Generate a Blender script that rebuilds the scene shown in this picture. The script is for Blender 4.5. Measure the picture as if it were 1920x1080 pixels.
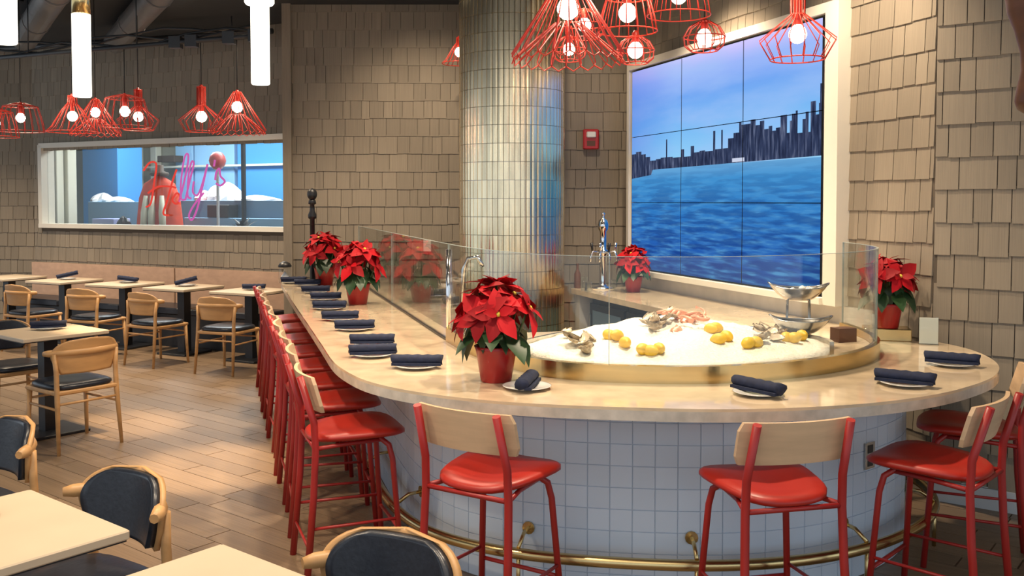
import bpy, math, random
from mathutils import Vector, Matrix
R = math.radians
PI = math.pi
random.seed(7)
for o in list(bpy.data.objects):
    bpy.data.objects.remove(o)
SC = bpy.context.scene
C = SC.collection

# ------------------------------------------------------------------ camera
FPX = 1750.0
PITCH = 2.0
CAMZ = 1.70
PPY = 378 + FPX * math.tan(R(PITCH))
cd = bpy.data.cameras.new('camera'); cam = bpy.data.objects.new('camera', cd); C.objects.link(cam)
cam.location = (0, 0, CAMZ); cam.rotation_euler = (R(90 - PITCH), 0, 0)
cd.sensor_fit = 'HORIZONTAL'; cd.sensor_width = 36.0; cd.lens = 36.0 * FPX / 1920.0
cd.shift_y = (PPY - 540.0) / 1920.0
cd.clip_start = 0.05; cd.clip_end = 100
SC.camera = cam

# ------------------------------------------------------------------ world, exposure, lights
SC.view_settings.view_transform = 'Standard'
SC.view_settings.look = 'None'
SC.view_settings.gamma = 1.0
SC.view_settings.use_curve_mapping = False
SC.view_settings.exposure = 0.28
w = bpy.data.worlds.new('daylight'); SC.world = w; w.use_nodes = True
wn = w.node_tree.nodes; wn['Background'].inputs[0].default_value = (0.80, 0.90, 1.0, 1); wn['Background'].inputs[1].default_value = 0.90

def spot(loc, power, col=(1.0, 0.78, 0.52), angle=90, blend=0.6, size=0.06, target=None):
    d = bpy.data.lights.new('downlight_lamp', 'SPOT'); d.energy = power; d.color = col
    d.spot_size = R(angle); d.spot_blend = blend; d.shadow_soft_size = size
    o = bpy.data.objects.new('downlight_lamp', d); C.objects.link(o); o.location = loc
    if target:
        v = Vector(target) - Vector(loc); o.rotation_euler = v.to_track_quat('-Z', 'Y').to_euler()
    return o
def area(loc, target, sx, sy, power, col):
    d = bpy.data.lights.new('overhead_fill', 'AREA'); d.shape = 'RECTANGLE'; d.size = sx; d.size_y = sy; d.energy = power; d.color = col
    o = bpy.data.objects.new('overhead_fill', d); C.objects.link(o); o.location = loc
    v = Vector(target) - Vector(loc); o.rotation_euler = v.to_track_quat('-Z', 'Y').to_euler()
    return o
WARM = (1.0, 0.80, 0.58)
# recessed warm downlights in the ceiling
for (x, y, p) in [(-2.0, 4.6, 110), (-2.9, 6.4, 100), (-4.4, 8.0, 120), (-0.6, 2.6, 110), (-2.2, 2.6, 110), (0.2, 6.2, 170),
                  (0.9, 4.3, 190), (1.15, 7.0, 230), (-1.0, 5.8, 130), (-1.7, 8.2, 130), (-3.6, 9.6, 230), (-5.6, 10.3, 230), (-7.2, 11.0, 150)]:
    spot((x, y, 3.68), p * 1.75, WARM, 105, 0.8, 0.08)
spot((-1.92, 5.95, 3.68), 1000, (1.0, .72, .42), 22, .9, .03)
spot((-3.0, 7.05, 3.68), 800, (1.0, .72, .42), 20, .9, .03)
# wall washers
spot((-0.9, 8.0, 3.68), 150, WARM, 80, 1.0, 0.05, (-0.9, 9.75, 1.9))
spot((1.5, 5.2, 3.68), 210, WARM, 80, 0.9, 0.05, (2.25, 5.9, 1.9))
spot((0.4, 7.6, 3.68), 60, WARM, 80, 0.9, 0.05, (0.8, 9.0, 1.9))
# added broad area fill overhead, standing in for the room's general lighting
area((-1.0, 0.6, 3.65), (-1.0, 0.6, 0), 6.0, 3.0, 70, (1.0, 0.90, 0.78))

# ------------------------------------------------------------------ helpers
def proj(p):
    x, y, z = p[0], p[1], p[2] - CAMZ
    c, s = math.cos(R(PITCH)), math.sin(R(PITCH))
    depth = y * c - z * s; up = y * s + z * c
    if depth < 0.1: return None
    return (960 + FPX * x / depth, PPY - FPX * up / depth, depth)
def seen(p, n=None, size=0.1):
    q = proj(p)
    if q is None or not (-15 < q[0] < 1935 and -15 < q[1] < 1095): return 0.0
    f = 1.0
    if n is not None:
        v = Vector((0, 0, CAMZ)) - Vector(p); v.normalize(); f = v.dot(Vector(n))
        if f <= 0.02: return 0.0
    return size * f / (q[2] ** 2)

class MB:
    def __init__(s): s.v = []; s.f = []; s.sm = []
    def add(s, vs, fs, smooth=False):
        b = len(s.v); s.v += [tuple(p) for p in vs]
        for f in fs: s.f.append(tuple(i + b for i in f)); s.sm.append(smooth)
        return s
    def box(s, x0, x1, y0, y1, z0, z1, m=None, taper=1.0):
        cx, cy = (x0 + x1) / 2, (y0 + y1) / 2
        t = taper
        vs = [(cx + (x0 - cx) * t, cy + (y0 - cy) * t, z0), (cx + (x1 - cx) * t, cy + (y0 - cy) * t, z0), (cx + (x1 - cx) * t, cy + (y1 - cy) * t, z0), (cx + (x0 - cx) * t, cy + (y1 - cy) * t, z0),
              (x0, y0, z1), (x1, y0, z1), (x1, y1, z1), (x0, y1, z1)]
        if m is not None: vs = [m @ Vector(p) for p in vs]
        return s.add(vs, [(3, 2, 1, 0), (4, 5, 6, 7), (0, 1, 5, 4), (1, 2, 6, 5), (2, 3, 7, 6), (3, 0, 4, 7)])
    def rbox(s, x0, x1, y0, y1, z0, z1, r=0.01, m=None):
        # box with chamfered vertical and horizontal edges
        def ring(i, z):
            a = i
            return [(x0 + a + r, y0 + a, z), (x1 - a - r, y0 + a, z), (x1 - a, y0 + a + r, z), (x1 - a, y1 - a - r, z), (x1 - a - r, y1 - a, z), (x0 + a + r, y1 - a, z), (x0 + a, y1 - a - r, z), (x0 + a, y0 + a + r, z)]
        rings = [ring(r * .6, z0), ring(0, z0 + r * .7), ring(0, z1 - r * .7), ring(r * .6, z1)]
        vs = sum(rings, [])
        if m is not None: vs = [m @ Vector(p) for p in vs]
        fs = [tuple(reversed(range(8)))]
        for k in range(3):
            for i in range(8): fs.append((k * 8 + i, k * 8 + (i + 1) % 8, k * 8 + 8 + (i + 1) % 8, k * 8 + 8 + i))
        fs.append(tuple(range(24, 32)))
        return s.add(vs, fs)
    def tube(s, pts, r, n=8, closed=False, caps=True):
        pts = [Vector(p) for p in pts]; N = len(pts)
        rs = r if isinstance(r, (list, tuple)) else [r] * N
        vs = []; prev = None
        for i, p in enumerate(pts):
            if closed: t = pts[(i + 1) % N] - pts[i - 1]
            else: t = pts[min(i + 1, N - 1)] - pts[max(i - 1, 0)]
            t.normalize()
            if prev is None:
                up = Vector((0, 0, 1)) if abs(t.z) < .9 else Vector((1, 0, 0))
                a = t.cross(up).normalized()
            else:
                a = (prev - t * prev.dot(t)).normalized()
            prev = a; b = t.cross(a)
            for k in range(n):
                th = 2 * PI * k / n
                vs.append(p + (a * math.cos(th) + b * math.sin(th)) * rs[i])
        fs = []
        for i in range(N if closed else N - 1):
            j = (i + 1) % N
            for k in range(n): fs.append((i * n + k, i * n + (k + 1) % n, j * n + (k + 1) % n, j * n + k))
        s.add(vs, fs, True)
        if caps and not closed:
            b = len(s.v) - N * n
            s.f.append(tuple(b + k for k in reversed(range(n)))); s.sm.append(False)
            s.f.append(tuple(b + (N - 1) * n + k for k in range(n))); s.sm.append(False)
        return s
    def lathe(s, prof, n=20, m=None, smooth=True, wob=None):
        vs = []; N = len(prof)
        for i, (r, z) in enumerate(prof):
            for k in range(n):
                th = 2 * PI * k / n; rr = r * (wob(i, th) if wob else 1)
                vs.append(Vector((rr * math.cos(th), rr * math.sin(th), z)))
        if m is not None: vs = [m @ p for p in vs]
        fs = [tuple(reversed(range(n)))]
        for i in range(N - 1):
            for k in range(n): fs.append((i * n + k, i * n + (k + 1) % n, (i + 1) * n + (k + 1) % n, (i + 1) * n + k))
        fs.append(tuple(range((N - 1) * n, N * n)))
        return s.add(vs, fs, smooth)
    def prism(s, poly, z0, z1, m=None):
        n = len(poly)
        vs = [Vector((p[0], p[1], z0)) for p in poly] + [Vector((p[0], p[1], z1)) for p in poly]
        if m is not None: vs = [m @ p for p in vs]
        fs = [tuple(reversed(range(n))), tuple(range(n, 2 * n))] + [(i, (i + 1) % n, n + (i + 1) % n, n + i) for i in range(n)]
        return s.add(vs, fs)
    def strip(s, A, B, z0, z1, smooth=False):
        # solid between two equal-length polylines
        n = len(A)
        vs = [(p[0], p[1], z0) for p in A] + [(p[0], p[1], z0) for p in B] + [(p[0], p[1], z1) for p in A] + [(p[0], p[1], z1) for p in B]
        fs = []
        for i in range(n - 1):
            fs += [(2 * n + i, 2 * n + i + 1, 3 * n + i + 1, 3 * n + i), (n + i, n + i + 1, i + 1, i), (i, i + 1, 2 * n + i + 1, 2 * n + i), (n + i + 1, n + i, 3 * n + i, 3 * n + i + 1)]
        fs += [(n, 0, 2 * n, 3 * n), (n - 1, 2 * n - 1, 4 * n - 1, 3 * n - 1)]
        return s.add(vs, fs, smooth)
    def mesh(s, name, mat, sharp=True):
        me = bpy.data.meshes.new(name); me.from_pydata(s.v, [], s.f)
        me.polygons.foreach_set('use_smooth', s.sm)
        if mat: me.materials.append(mat)
        me.update()
        return me
    def build(s, name, mat, parent=None):
        o = bpy.data.objects.new(name, s.mesh(name, mat)); C.objects.link(o)
        if parent is not None: o.parent = parent
        return o

def tag(o, label=None, cat=None, group=None, kind=None):
    if label: o['label'] = label
    if cat: o['category'] = cat
    if group: o['group'] = group
    if kind: o['kind'] = kind
    return o
def thing(name, label, cat, loc=(0, 0, 0), rz=0.0, group=None):
    o = bpy.data.objects.new(name, None); C.objects.link(o); o.empty_display_size = 0.1
    o.location = loc; o.rotation_euler = (0, 0, rz)
    return tag(o, label, cat, group)
def kids(o): return [c for c in bpy.data.objects if c.parent == o]
def dup(root, loc, rz, label=None, group=None, parent=None, cache={}):
    r = root.copy(); C.objects.link(r)
    if parent is None:
        r.location = loc; r.rotation_euler = (0, 0, rz)
        if label: r['label'] = label
        if group: r['group'] = group
    else: r.parent = parent
    if root.name not in cache: cache[root.name] = kids(root)
    for ch in cache[root.name]: dup(ch, None, None, None, None, r)
    return r
def inst(name, mesh, parent, mat4):
    o = bpy.data.objects.new(name, mesh); C.objects.link(o)
    o.parent = parent; o.matrix_local = mat4
    return o
def catmull(P, n=10):
    out = []
    for i in range(len(P) - 1):
        p0 = Vector(P[max(i - 1, 0)]); p1 = Vector(P[i]); p2 = Vector(P[i + 1]); p3 = Vector(P[min(i + 2, len(P) - 1)])
        for k in range(n):
            t = k / n
            out.append(0.5 * ((2 * p1) + (p2 - p0) * t + (2 * p0 - 5 * p1 + 4 * p2 - p3) * t * t + (3 * p1 - p0 - 3 * p2 + p3) * t ** 3))
    out.append(Vector(P[-1])); return out
def resample(P, n=None, step=None):
    P = [Vector(p) for p in P]; L = [0]
    for i in range(1, len(P)): L.append(L[-1] + (P[i] - P[i - 1]).length)
    if step: n = max(2, int(round(L[-1] / step)) + 1)
    out = []; j = 0
    for i in range(n):
        t = L[-1] * i / (n - 1)
        while j < len(P) - 2 and L[j + 1] < t: j += 1
        u = (t - L[j]) / max(1e-9, L[j + 1] - L[j])
        out.append(P[j].lerp(P[j + 1], min(1, u)))
    return out
def smooth2(P, it=20):
    P = [Vector(p) for p in P]
    for _ in range(it):
        P = [P[0]] + [(P[i - 1] + P[i] * 2 + P[i + 1]) / 4 for i in range(1, len(P) - 1)] + [P[-1]]
    return P
def offset(P, d):
    out = []
    for i in range(len(P)):
        t = (P[min(i + 1, len(P) - 1)] - P[max(i - 1, 0)]).normalized()
        out.append(P[i] + Vector((-t.y, t.x)) * d)
    return out

# ------------------------------------------------------------------ materials
def mat(name, col, rough=0.5, metal=0.0, var=0.0, noise=None, bump=0.0, spec=None, emit=None, coat=0.0, sheen=0.0):
    m = bpy.data.materials.new(name); m.use_nodes = True
    nt = m.node_tree; b = nt.nodes['Principled BSDF']
    b.inputs['Base Color'].default_value = (*col, 1); b.inputs['Roughness'].default_value = rough; b.inputs['Metallic'].default_value = metal
    if spec is not None: b.inputs['Specular IOR Level'].default_value = spec
    if coat: b.inputs['Coat Weight'].default_value = coat; b.inputs['Coat Roughness'].default_value = 0.06
    if emit: b.inputs['Emission Color'].default_value = (*emit[0], 1); b.inputs['Emission Strength'].default_value = emit[1]
    src = None
    if noise:
        # noise = (scale vector, amount)
        tc = nt.nodes.new('ShaderNodeTexCoord'); mp = nt.nodes.new('ShaderNodeMapping'); mp.inputs['Scale'].default_value = noise[0]
        nz = nt.nodes.new('ShaderNodeTexNoise'); nz.inputs['Scale'].default_value = 1.0; nz.inputs['Detail'].default_value = 5
        oi = nt.nodes.new('ShaderNodeObjectInfo'); ad = nt.nodes.new('ShaderNodeVectorMath'); ad.operation = 'MULTIPLY_ADD'
        nt.links.new(tc.outputs['Object'], mp.inputs[0])
        ad.inputs[1].default_value = (1, 1, 1)
        nt.links.new(mp.outputs[0], ad.inputs[0])
        sc = nt.nodes.new('ShaderNodeMath'); sc.operation = 'MULTIPLY'; sc.inputs[1].default_value = 37.0
        nt.links.new(oi.outputs['Random'], sc.inputs[0]); nt.links.new(sc.outputs[0], ad.inputs[2])
        nt.links.new(ad.outputs[0], nz.inputs['Vector'])
        mr = nt.nodes.new('ShaderNodeMapRange'); mr.inputs[1].default_value = 0.3; mr.inputs[2].default_value = 0.7
        mr.inputs[3].default_value = 1 - noise[1]; mr.inputs[4].default_value = 1 + noise[1]
        nt.links.new(nz.outputs[0], mr.inputs[0]); src = mr.outputs[0]
        if bump:
            bp = nt.nodes.new('ShaderNodeBump'); bp.inputs['Strength'].default_value = bump; bp.inputs['Distance'].default_value = 0.01
            nt.links.new(nz.outputs[0], bp.inputs['Height']); nt.links.new(bp.outputs[0], b.inputs['Normal'])
    if var:
        oi = nt.nodes.new('ShaderNodeObjectInfo'); ge = nt.nodes.new('ShaderNodeNewGeometry')
        a = nt.nodes.new('ShaderNodeMath'); a.operation = 'ADD'; nt.links.new(oi.outputs['Random'], a.inputs[0]); nt.links.new(ge.outputs['Random Per Island'], a.inputs[1])
        f = nt.nodes.new('ShaderNodeMath'); f.operation = 'FRACT'; nt.links.new(a.outputs[0], f.inputs[0])
        mr = nt.nodes.new('ShaderNodeMapRange'); mr.inputs[3].default_value = 1 - var; mr.inputs[4].default_value = 1 + var
        nt.links.new(f.outputs[0], mr.inputs[0])
        if src is None: src = mr.outputs[0]
        else:
            q = nt.nodes.new('ShaderNodeMath'); q.operation = 'MULTIPLY'; nt.links.new(src, q.inputs[0]); nt.links.new(mr.outputs[0], q.inputs[1]); src = q.outputs[0]
    if src is not None:
        vm = nt.nodes.new('ShaderNodeVectorMath'); vm.operation = 'SCALE'; vm.inputs[0].default_value = col
        nt.links.new(src, vm.inputs['Scale']); nt.links.new(vm.outputs[0], b.inputs['Base Color'])
    return m
M = {}
M['shingle'] = mat('shingle', (0.245, 0.203, 0.150), 0.75, var=0.10, noise=((40, 3, 3), 0.10), bump=0.15)
M['backing'] = mat('wall_backing', (0.10, 0.08, 0.06), 0.9)
M['plank'] = mat('plank', (0.205, 0.140, 0.086), 0.38, var=0.16, noise=((2.2, 22, 10), 0.22), bump=0.04)
M['floor'] = mat('floor_base', (0.14, 0.09, 0.055), 0.7)
M['ceiling'] = mat('ceiling', (0.022, 0.026, 0.032), 0.8, noise=((2, 2, 2), 0.1))
M['duct'] = mat('duct', (0.16, 0.155, 0.15), 0.45, metal=0.3, noise=((3, 3, 3), 0.15))
M['pipe'] = mat('pipe', (0.03, 0.032, 0.036), 0.5)
M['quartz'] = mat('quartz', (0.62, 0.49, 0.33), 0.10, noise=((7, 7, 7), 0.16), coat=0.3)
M['quartz_edge'] = mat('quartz_edge', (0.52, 0.47, 0.40), 0.25, noise=((16, 16, 16), 0.18))
M['marble'] = mat('marble', (0.55, 0.53, 0.50), 0.25, noise=((5, 5, 5), 0.12))
M['brass'] = mat('brass', (0.62, 0.47, 0.22), 0.24, metal=1.0, noise=((1, 1, 60), 0.06))
M['chrome'] = mat('chrome', (0.75, 0.76, 0.78), 0.1, metal=1.0)
M['steel'] = mat('steel', (0.5, 0.48, 0.45), 0.22, metal=1.0, noise=((30, 30, 30), 0.12))
M['tile'] = mat('tile', (0.60, 0.70, 0.82), 0.22, var=0.04)
M['grout'] = mat('grout', (0.48, 0.56, 0.66), 0.8)
M['coltile'] = mat('column_tile', (0.84, 0.71, 0.48), 0.24, metal=1.0, var=0.08, noise=((18, 18, 2), 0.12), bump=0.05)
M['red_metal'] = mat('red_metal', (0.33, 0.016, 0.013), 0.38)
M['red_seat'] = mat('red_seat', (0.36, 0.016, 0.008), 0.40, noise=((8, 8, 8), 0.06))
M['wood_light'] = mat('wood_light', (0.62, 0.43, 0.26), 0.45, noise=((3, 30, 30), 0.10))
M['wood_oak'] = mat('wood_oak', (0.52, 0.29, 0.115), 0.42, noise=((3, 18, 18), 0.14))
M['leather'] = mat('leather', (0.014, 0.018, 0.028), 0.32, noise=((60, 60, 60), 0.2), bump=0.08)
M['table_top'] = mat('table_top', (0.60, 0.48, 0.34), 0.35, noise=((3, 3, 3), 0.05))
M['black'] = mat('black_metal', (0.012, 0.013, 0.016), 0.42)
M['napkin'] = mat('napkin', (0.008, 0.014, 0.042), 0.85, noise=((50, 50, 50), 0.25), bump=0.1)
M['china'] = mat('china', (0.72, 0.71, 0.68), 0.15, coat=0.3)
M['white'] = mat('white_paint', (0.70, 0.66, 0.57), 0.5, noise=((3, 3, 3), 0.03))
M['baseboard'] = mat('baseboard', (0.55, 0.58, 0.60), 0.5, noise=((3, 3, 3), 0.03))
M['bract'] = mat('red_bract', (0.36, 0.002, 0.007), 0.65, var=0.35, spec=0.25)
M['leaf'] = mat('green_leaf', (0.016, 0.050, 0.015), 0.45, var=0.3)
M['stem'] = mat('stem', (0.06, 0.10, 0.03), 0.6)
M['pot'] = mat('pot_foil', (0.36, 0.014, 0.014), 0.3, noise=((12, 12, 4), 0.15), bump=0.15)
M['cyathia'] = mat('cyathia', (0.65, 0.5, 0.05), 0.6)
M['soil'] = mat('soil', (0.03, 0.02, 0.012), 0.9)
M['wire_red'] = mat('wire_red', (0.62, 0.04, 0.022), 0.4)
M['cord'] = mat('cord', (0.01, 0.01, 0.01), 0.6)
def emat(name, col, s):
    m = bpy.data.materials.new(name); m.use_nodes = True; nt = m.node_tree; nt.nodes.clear()
    e = nt.nodes.new('ShaderNodeEmission'); e.inputs[0].default_value = (*col, 1); e.inputs[1].default_value = s
    o = nt.nodes.new('ShaderNodeOutputMaterial'); nt.links.new(e.outputs[0], o.inputs[0]); return m
M['bulb'] = emat('lit_bulb', (1.0, 0.86, 0.66), 10)
M['tube'] = emat('lit_tube', (1.0, 0.94, 0.80), 3.2)
M['downlight'] = emat('lit_downlight', (1.0, 0.9, 0.75), 8)
M['ice'] = mat('ice', (0.84, 0.79, 0.68), 0.45, noise=((70, 70, 70), 0.10), bump=0.7)
M['lemon'] = mat('lemon', (0.80, 0.50, 0.04), 0.45, noise=((60, 60, 60), 0.06), bump=0.1)
M['shell'] = mat('oyster_shell', (0.42, 0.33, 0.22), 0.5, var=0.4, noise=((60, 60, 60), 0.4), bump=0.5)
M['shellin'] = mat('oyster_flesh', (0.70, 0.58, 0.43), 0.25, noise=((40, 40, 40), 0.2))
M['shrimp'] = mat('shrimp', (0.72, 0.34, 0.22), 0.4, var=0.15, noise=((40, 40, 40), 0.15))
M['alarm'] = mat('alarm_red', (0.45, 0.015, 0.02), 0.35)
M['plastic'] = mat('plastic_white', (0.75, 0.73, 0.66), 0.4)
M['darkcab'] = mat('dark_cabinet', (0.02, 0.02, 0.022), 0.35, noise=((10, 10, 10), 0.2))
M['walnut'] = mat('walnut', (0.10, 0.034, 0.012), 0.45, noise=((4, 4, 30), 0.2))
M['banq_wood'] = mat('banquette_wood', (0.52, 0.33, 0.22), 0.5, noise=((3, 20, 20), 0.08))
M['blue'] = mat('blue_panel', (0.07, 0.34, 0.80), 0.5)
M['paleblue'] = mat('pale_blue_panel', (0.30, 0.56, 0.82), 0.5)
M['sage'] = mat('sage_wall', (0.34, 0.33, 0.25), 0.7)
M['cream'] = mat('cream_paint', (0.74, 0.72, 0.58), 0.5)
M['paper'] = mat('white_paper', (0.78, 0.78, 0.80), 0.6)
M['pink'] = mat('pink_paper', (0.75, 0.50, 0.48), 0.6)
M['orange_red'] = mat('orange_red_cloth', (0.72, 0.07, 0.025), 0.7, noise=((8, 8, 8), 0.2))
M['darkbrown'] = mat('dark_brown', (0.06, 0.035, 0.02), 0.7)
M['bluegrey'] = mat('blue_grey', (0.16, 0.27, 0.38), 0.4)
M['lilac'] = mat('lilac_blue', (.40, .46, .80), .5)
M['globe'] = mat('red_globe', (.55, .10, .09), .35)
M['neon'] = emat('neon_pink', (0.62, 0.12, 0.42), 0.8)
M['neon_red'] = emat('neon_red', (0.85, 0.07, 0.05), 0.75)
def glass_mat():
    m = bpy.data.materials.new('clear_glass'); m.use_nodes = True; nt = m.node_tree; nt.nodes.clear()
    t = nt.nodes.new('ShaderNodeBsdfTransparent'); t.inputs[0].default_value = (0.955, 0.975, 0.965, 1)
    g = nt.nodes.new('ShaderNodeBsdfGlossy'); g.inputs['Roughness'].default_value = 0.01
    f = nt.nodes.new('ShaderNodeFresnel')      # same reflectance from either side of the sheet
    ge = nt.nodes.new('ShaderNodeNewGeometry'); mr = nt.nodes.new('ShaderNodeMapRange'); mr.inputs[3].default_value = 1.42; mr.inputs[4].default_value = 1 / 1.42
    nt.links.new(ge.outputs['Backfacing'], mr.inputs[0]); nt.links.new(mr.outputs[0], f.inputs[0])
    mx = nt.nodes.new('ShaderNodeMixShader'); o = nt.nodes.new('ShaderNodeOutputMaterial')
    nt.links.new(f.outputs[0], mx.inputs[0]); nt.links.new(t.outputs[0], mx.inputs[1]); nt.links.new(g.outputs[0], mx.inputs[2]); nt.links.new(mx.outputs[0], o.inputs[0])
    return m
M['glass'] = glass_mat()
M['glass_edge'] = mat('glass_edge', (0.34, 0.40, 0.38), 0.25)

# ------------------------------------------------------------------ setting: floor of planks
CEIL = 3.74
fl = MB().box(-11, 7, -2.5, 16, -0.06, -0.012).build('floor', M['floor']); tag(fl, kind='structure')
E1 = Vector((-0.786, 0.62)); E1.normalize(); E2 = Vector((-E1.y, E1.x))
pl = MB().add([(0, 0.002, 0), (1, 0.002, 0), (1, 1, 0), (0, 1, 0), (0.002, 0.004, .010), (.998, 0.004, .010), (.998, .996, .010), (0.002, .996, .010)],
              [(4, 5, 6, 7), (0, 1, 5, 4), (1, 2, 6, 5), (2, 3, 7, 6), (3, 0, 4, 7)]).mesh('plank', M['plank'])
cand = []
PW = 0.15
rng = random.Random(3)
for j in range(-100, 100):
    x = -14 + rng.uniform(0, 1.2)
    while x < 14:
        L = rng.uniform(1.0, 1.5)
        p = E1 * (x + L / 2) + E2 * ((j + .5) * PW)
        if -8.5 < p.x < 5.5 and 1.2 < p.y < 13.2:
            cand.append((seen((p.x, p.y, 0), (0, 0, 1), L * PW), x, j, L))
        x += L
cand.sort(reverse=True)
rest = MB()
for k, (s_, x, j, L) in enumerate(cand):
    o2 = E1 * x + E2 * (j * PW)
    m4 = Matrix(((E1.x * (L - .003), E2.x * (PW - .003), 0, o2.x), (E1.y * (L - .003), E2.y * (PW - .003), 0, o2.y), (0, 0, 1, -0.010), (0, 0, 0, 1)))
    if k < 290 and s_ > 0: inst('plank', pl, fl, m4)
    else: rest.add([m4 @ v.co for v in pl.vertices], [tuple(p.vertices) for p in pl.polygons])
tag(rest.build('planks_beyond', M['plank'], fl), kind='stuff')
ce = MB().box(-11, 7, -2.5, 16, CEIL, CEIL + 0.1).build('ceiling', M['ceiling']); tag(ce, kind='structure')

# ------------------------------------------------------------------ shingled walls
SH = 0.183
sh = MB().add([(0, .013, 0), (1, .013, 0), (1, .003, SH + .02), (0, .003, SH + .02), (0, 0, 0), (1, 0, 0), (1, 0, SH + .02), (0, 0, SH + .02)],
              [(0, 1, 2, 3), (4, 5, 1, 0), (0, 3, 7, 4), (1, 5, 6, 2), (3, 2, 6, 7)]).mesh('shingle', M['shingle'])
def wall(name, A, B, z0, z1, holes=(), thick=0.12, back=True):
    """wall from A to B (seen from the room with A on the left): structure with shingle children; holes = (s0,s1,z0,z1)"""
    A = Vector(A); B = Vector(B); d = (B - A); L = d.length; d.normalize(); n = Vector((d.y, -d.x))
    m = Matrix(((d.x, n.x, 0, A.x), (d.y, n.y, 0, A.y), (0, 0, 1, 0), (0, 0, 0, 1)))
    mb = MB()
    xs = sorted({0.0, L} | {h[0] for h in holes} | {h[1] for h in holes}); zs = sorted({z0, z1} | {h[2] for h in holes} | {h[3] for h in holes})
    for a, b in zip(xs[:-1], xs[1:]):
        for c, e in zip(zs[:-1], zs[1:]):
            cx, cz = (a + b) / 2, (c + e) / 2
            if any(h[0] < cx < h[1] and h[2] < cz < h[3] for h in holes): continue
            mb.box(a, b, -thick, 0, c, e, m)
    wo = mb.build(name, M['backing']); tag(wo, kind='structure')
    rg = random.Random(name); cand = []
    z = z0; 
    while z < z1 - 0.03:
        x = -rg.uniform(0, .12)
        while x < L:
            ww = rg.choice([.085, .10, .12, .14, .16, .19]) * rg.uniform(.92, 1.08)
            a, b = max(x, 0), min(x + ww, L); x += ww
            if b - a < .02: continue
            segs = [(a, b)]
            for h in holes:
                if z + SH * .5 > h[2] and z + SH * .5 < h[3]:
                    ns = []
                    for (p, q) in segs:
                        if q <= h[0] or p >= h[1]: ns.append((p, q)); continue
                        if p < h[0] - .015: ns.append((p, h[0]))
                        if q > h[1] + .015: ns.append((h[1], q))
                    segs = ns
            for (p, q) in segs:
                zz = z + rg.uniform(-.004, .004); c = m @ Vector(((p + q) / 2, 0, zz + SH / 2))
                zt = min(1.0, (z1 - zz) / (SH + .02))
                for h in holes:      # course cut by the lower edge of an opening
                    if p < h[1] and q > h[0] and zz < h[2] < zz + SH: zt = min(zt, (h[2] - zz) / (SH + .02))
                if zt < .1: continue
                cand.append((seen(c, (n.x, n.y, 0), (q - p) * SH), p, q, zz, zt))
        z += SH
    cand.sort(reverse=True); rest = MB()
    for k, (s_, p, q, zz, zt) in enumerate(cand):
        m4 = m @ Matrix(((q - p - .005, 0, 0, p + .0025), (0, 1, 0, 0), (0, 0, zt, zz), (0, 0, 0, 1)))
        if k < 290 and s_ > 0: inst('shingle', sh, wo, m4)
        else: rest.add([m4 @ v.co for v in sh.vertices], [tuple(f.vertices) for f in sh.polygons])
    if rest.v: tag(rest.build('shingles_beyond', M['shingle'], wo), kind='stuff')
    return wo, m, L
# screen wall: A (left, far) -> B (right, near)
C0 = Vector((2.395, 5.29)); DT = Vector((-0.330, 0.944)); NT = Vector((-0.944, -0.330))
def TW(s, off, z):      # point on the screen wall, s from the near corner, off from the wall
    p = C0 + DT * s + NT * off; return (p.x, p.y, z)
CF = C0 + DT * 3.93
LTW = 3.93
wall('wall_screen', CF, C0, 0.0, CEIL, holes=[(LTW - 3.70, LTW - .74, 0.92, 2.95)])
wall('wall_right', C0, C0 + Vector((0.814, -0.581)) * 4.0, 0.12, CEIL)
wall('wall_back_right', (0.15, CF.y + .005), (CF.x, CF.y), 0.0, CEIL)
wall('wall_back', (-2.30, 9.75), (0.30, 9.75), 0.0, CEIL)
WP = Vector((-3.23, 11.07)); WR = Vector((0.897, -0.442)); WB = Vector((0.442, 0.897))
def WW(r, d, z):
    p = WP + WR * r + WB * d; return (p.x, p.y, z)
Wl = WP + WR * -3.62; Wr = WP + WR * 1.5
wall('wall_window', Wl, Wr, 0.0, CEIL, holes=[(3.62 - 3.46, 3.62 + 0.86, 1.37, 2.46)], thick=0.14)
wall('wall_left', (Wl.x - 3.5, Wl.y + .12), (Wl.x, Wl.y), 0.0, CEIL)
ret = MB().box(-2.37, -2.30, 9.77, 12.2, 0, CEIL).build('wall_return', M['shingle']); tag(ret, kind='structure')
tr = MB().box(-2.375, -2.285, 9.69, 9.765, 0, CEIL).build('trim_1', M['shingle']); tag(tr, kind='structure')
# baseboard on the right wall
d = Vector((0.814, -0.581)); n = Vector((d.y, -d.x))
mm = Matrix(((d.x, n.x, 0, C0.x), (d.y, n.y, 0, C0.y), (0, 0, 1, 0), (0, 0, 0, 1)))
bbd = MB().box(0, 4, 0, .022, 0, .115, mm).build('baseboard_right', M['baseboard']); tag(bbd, kind='structure')

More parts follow.
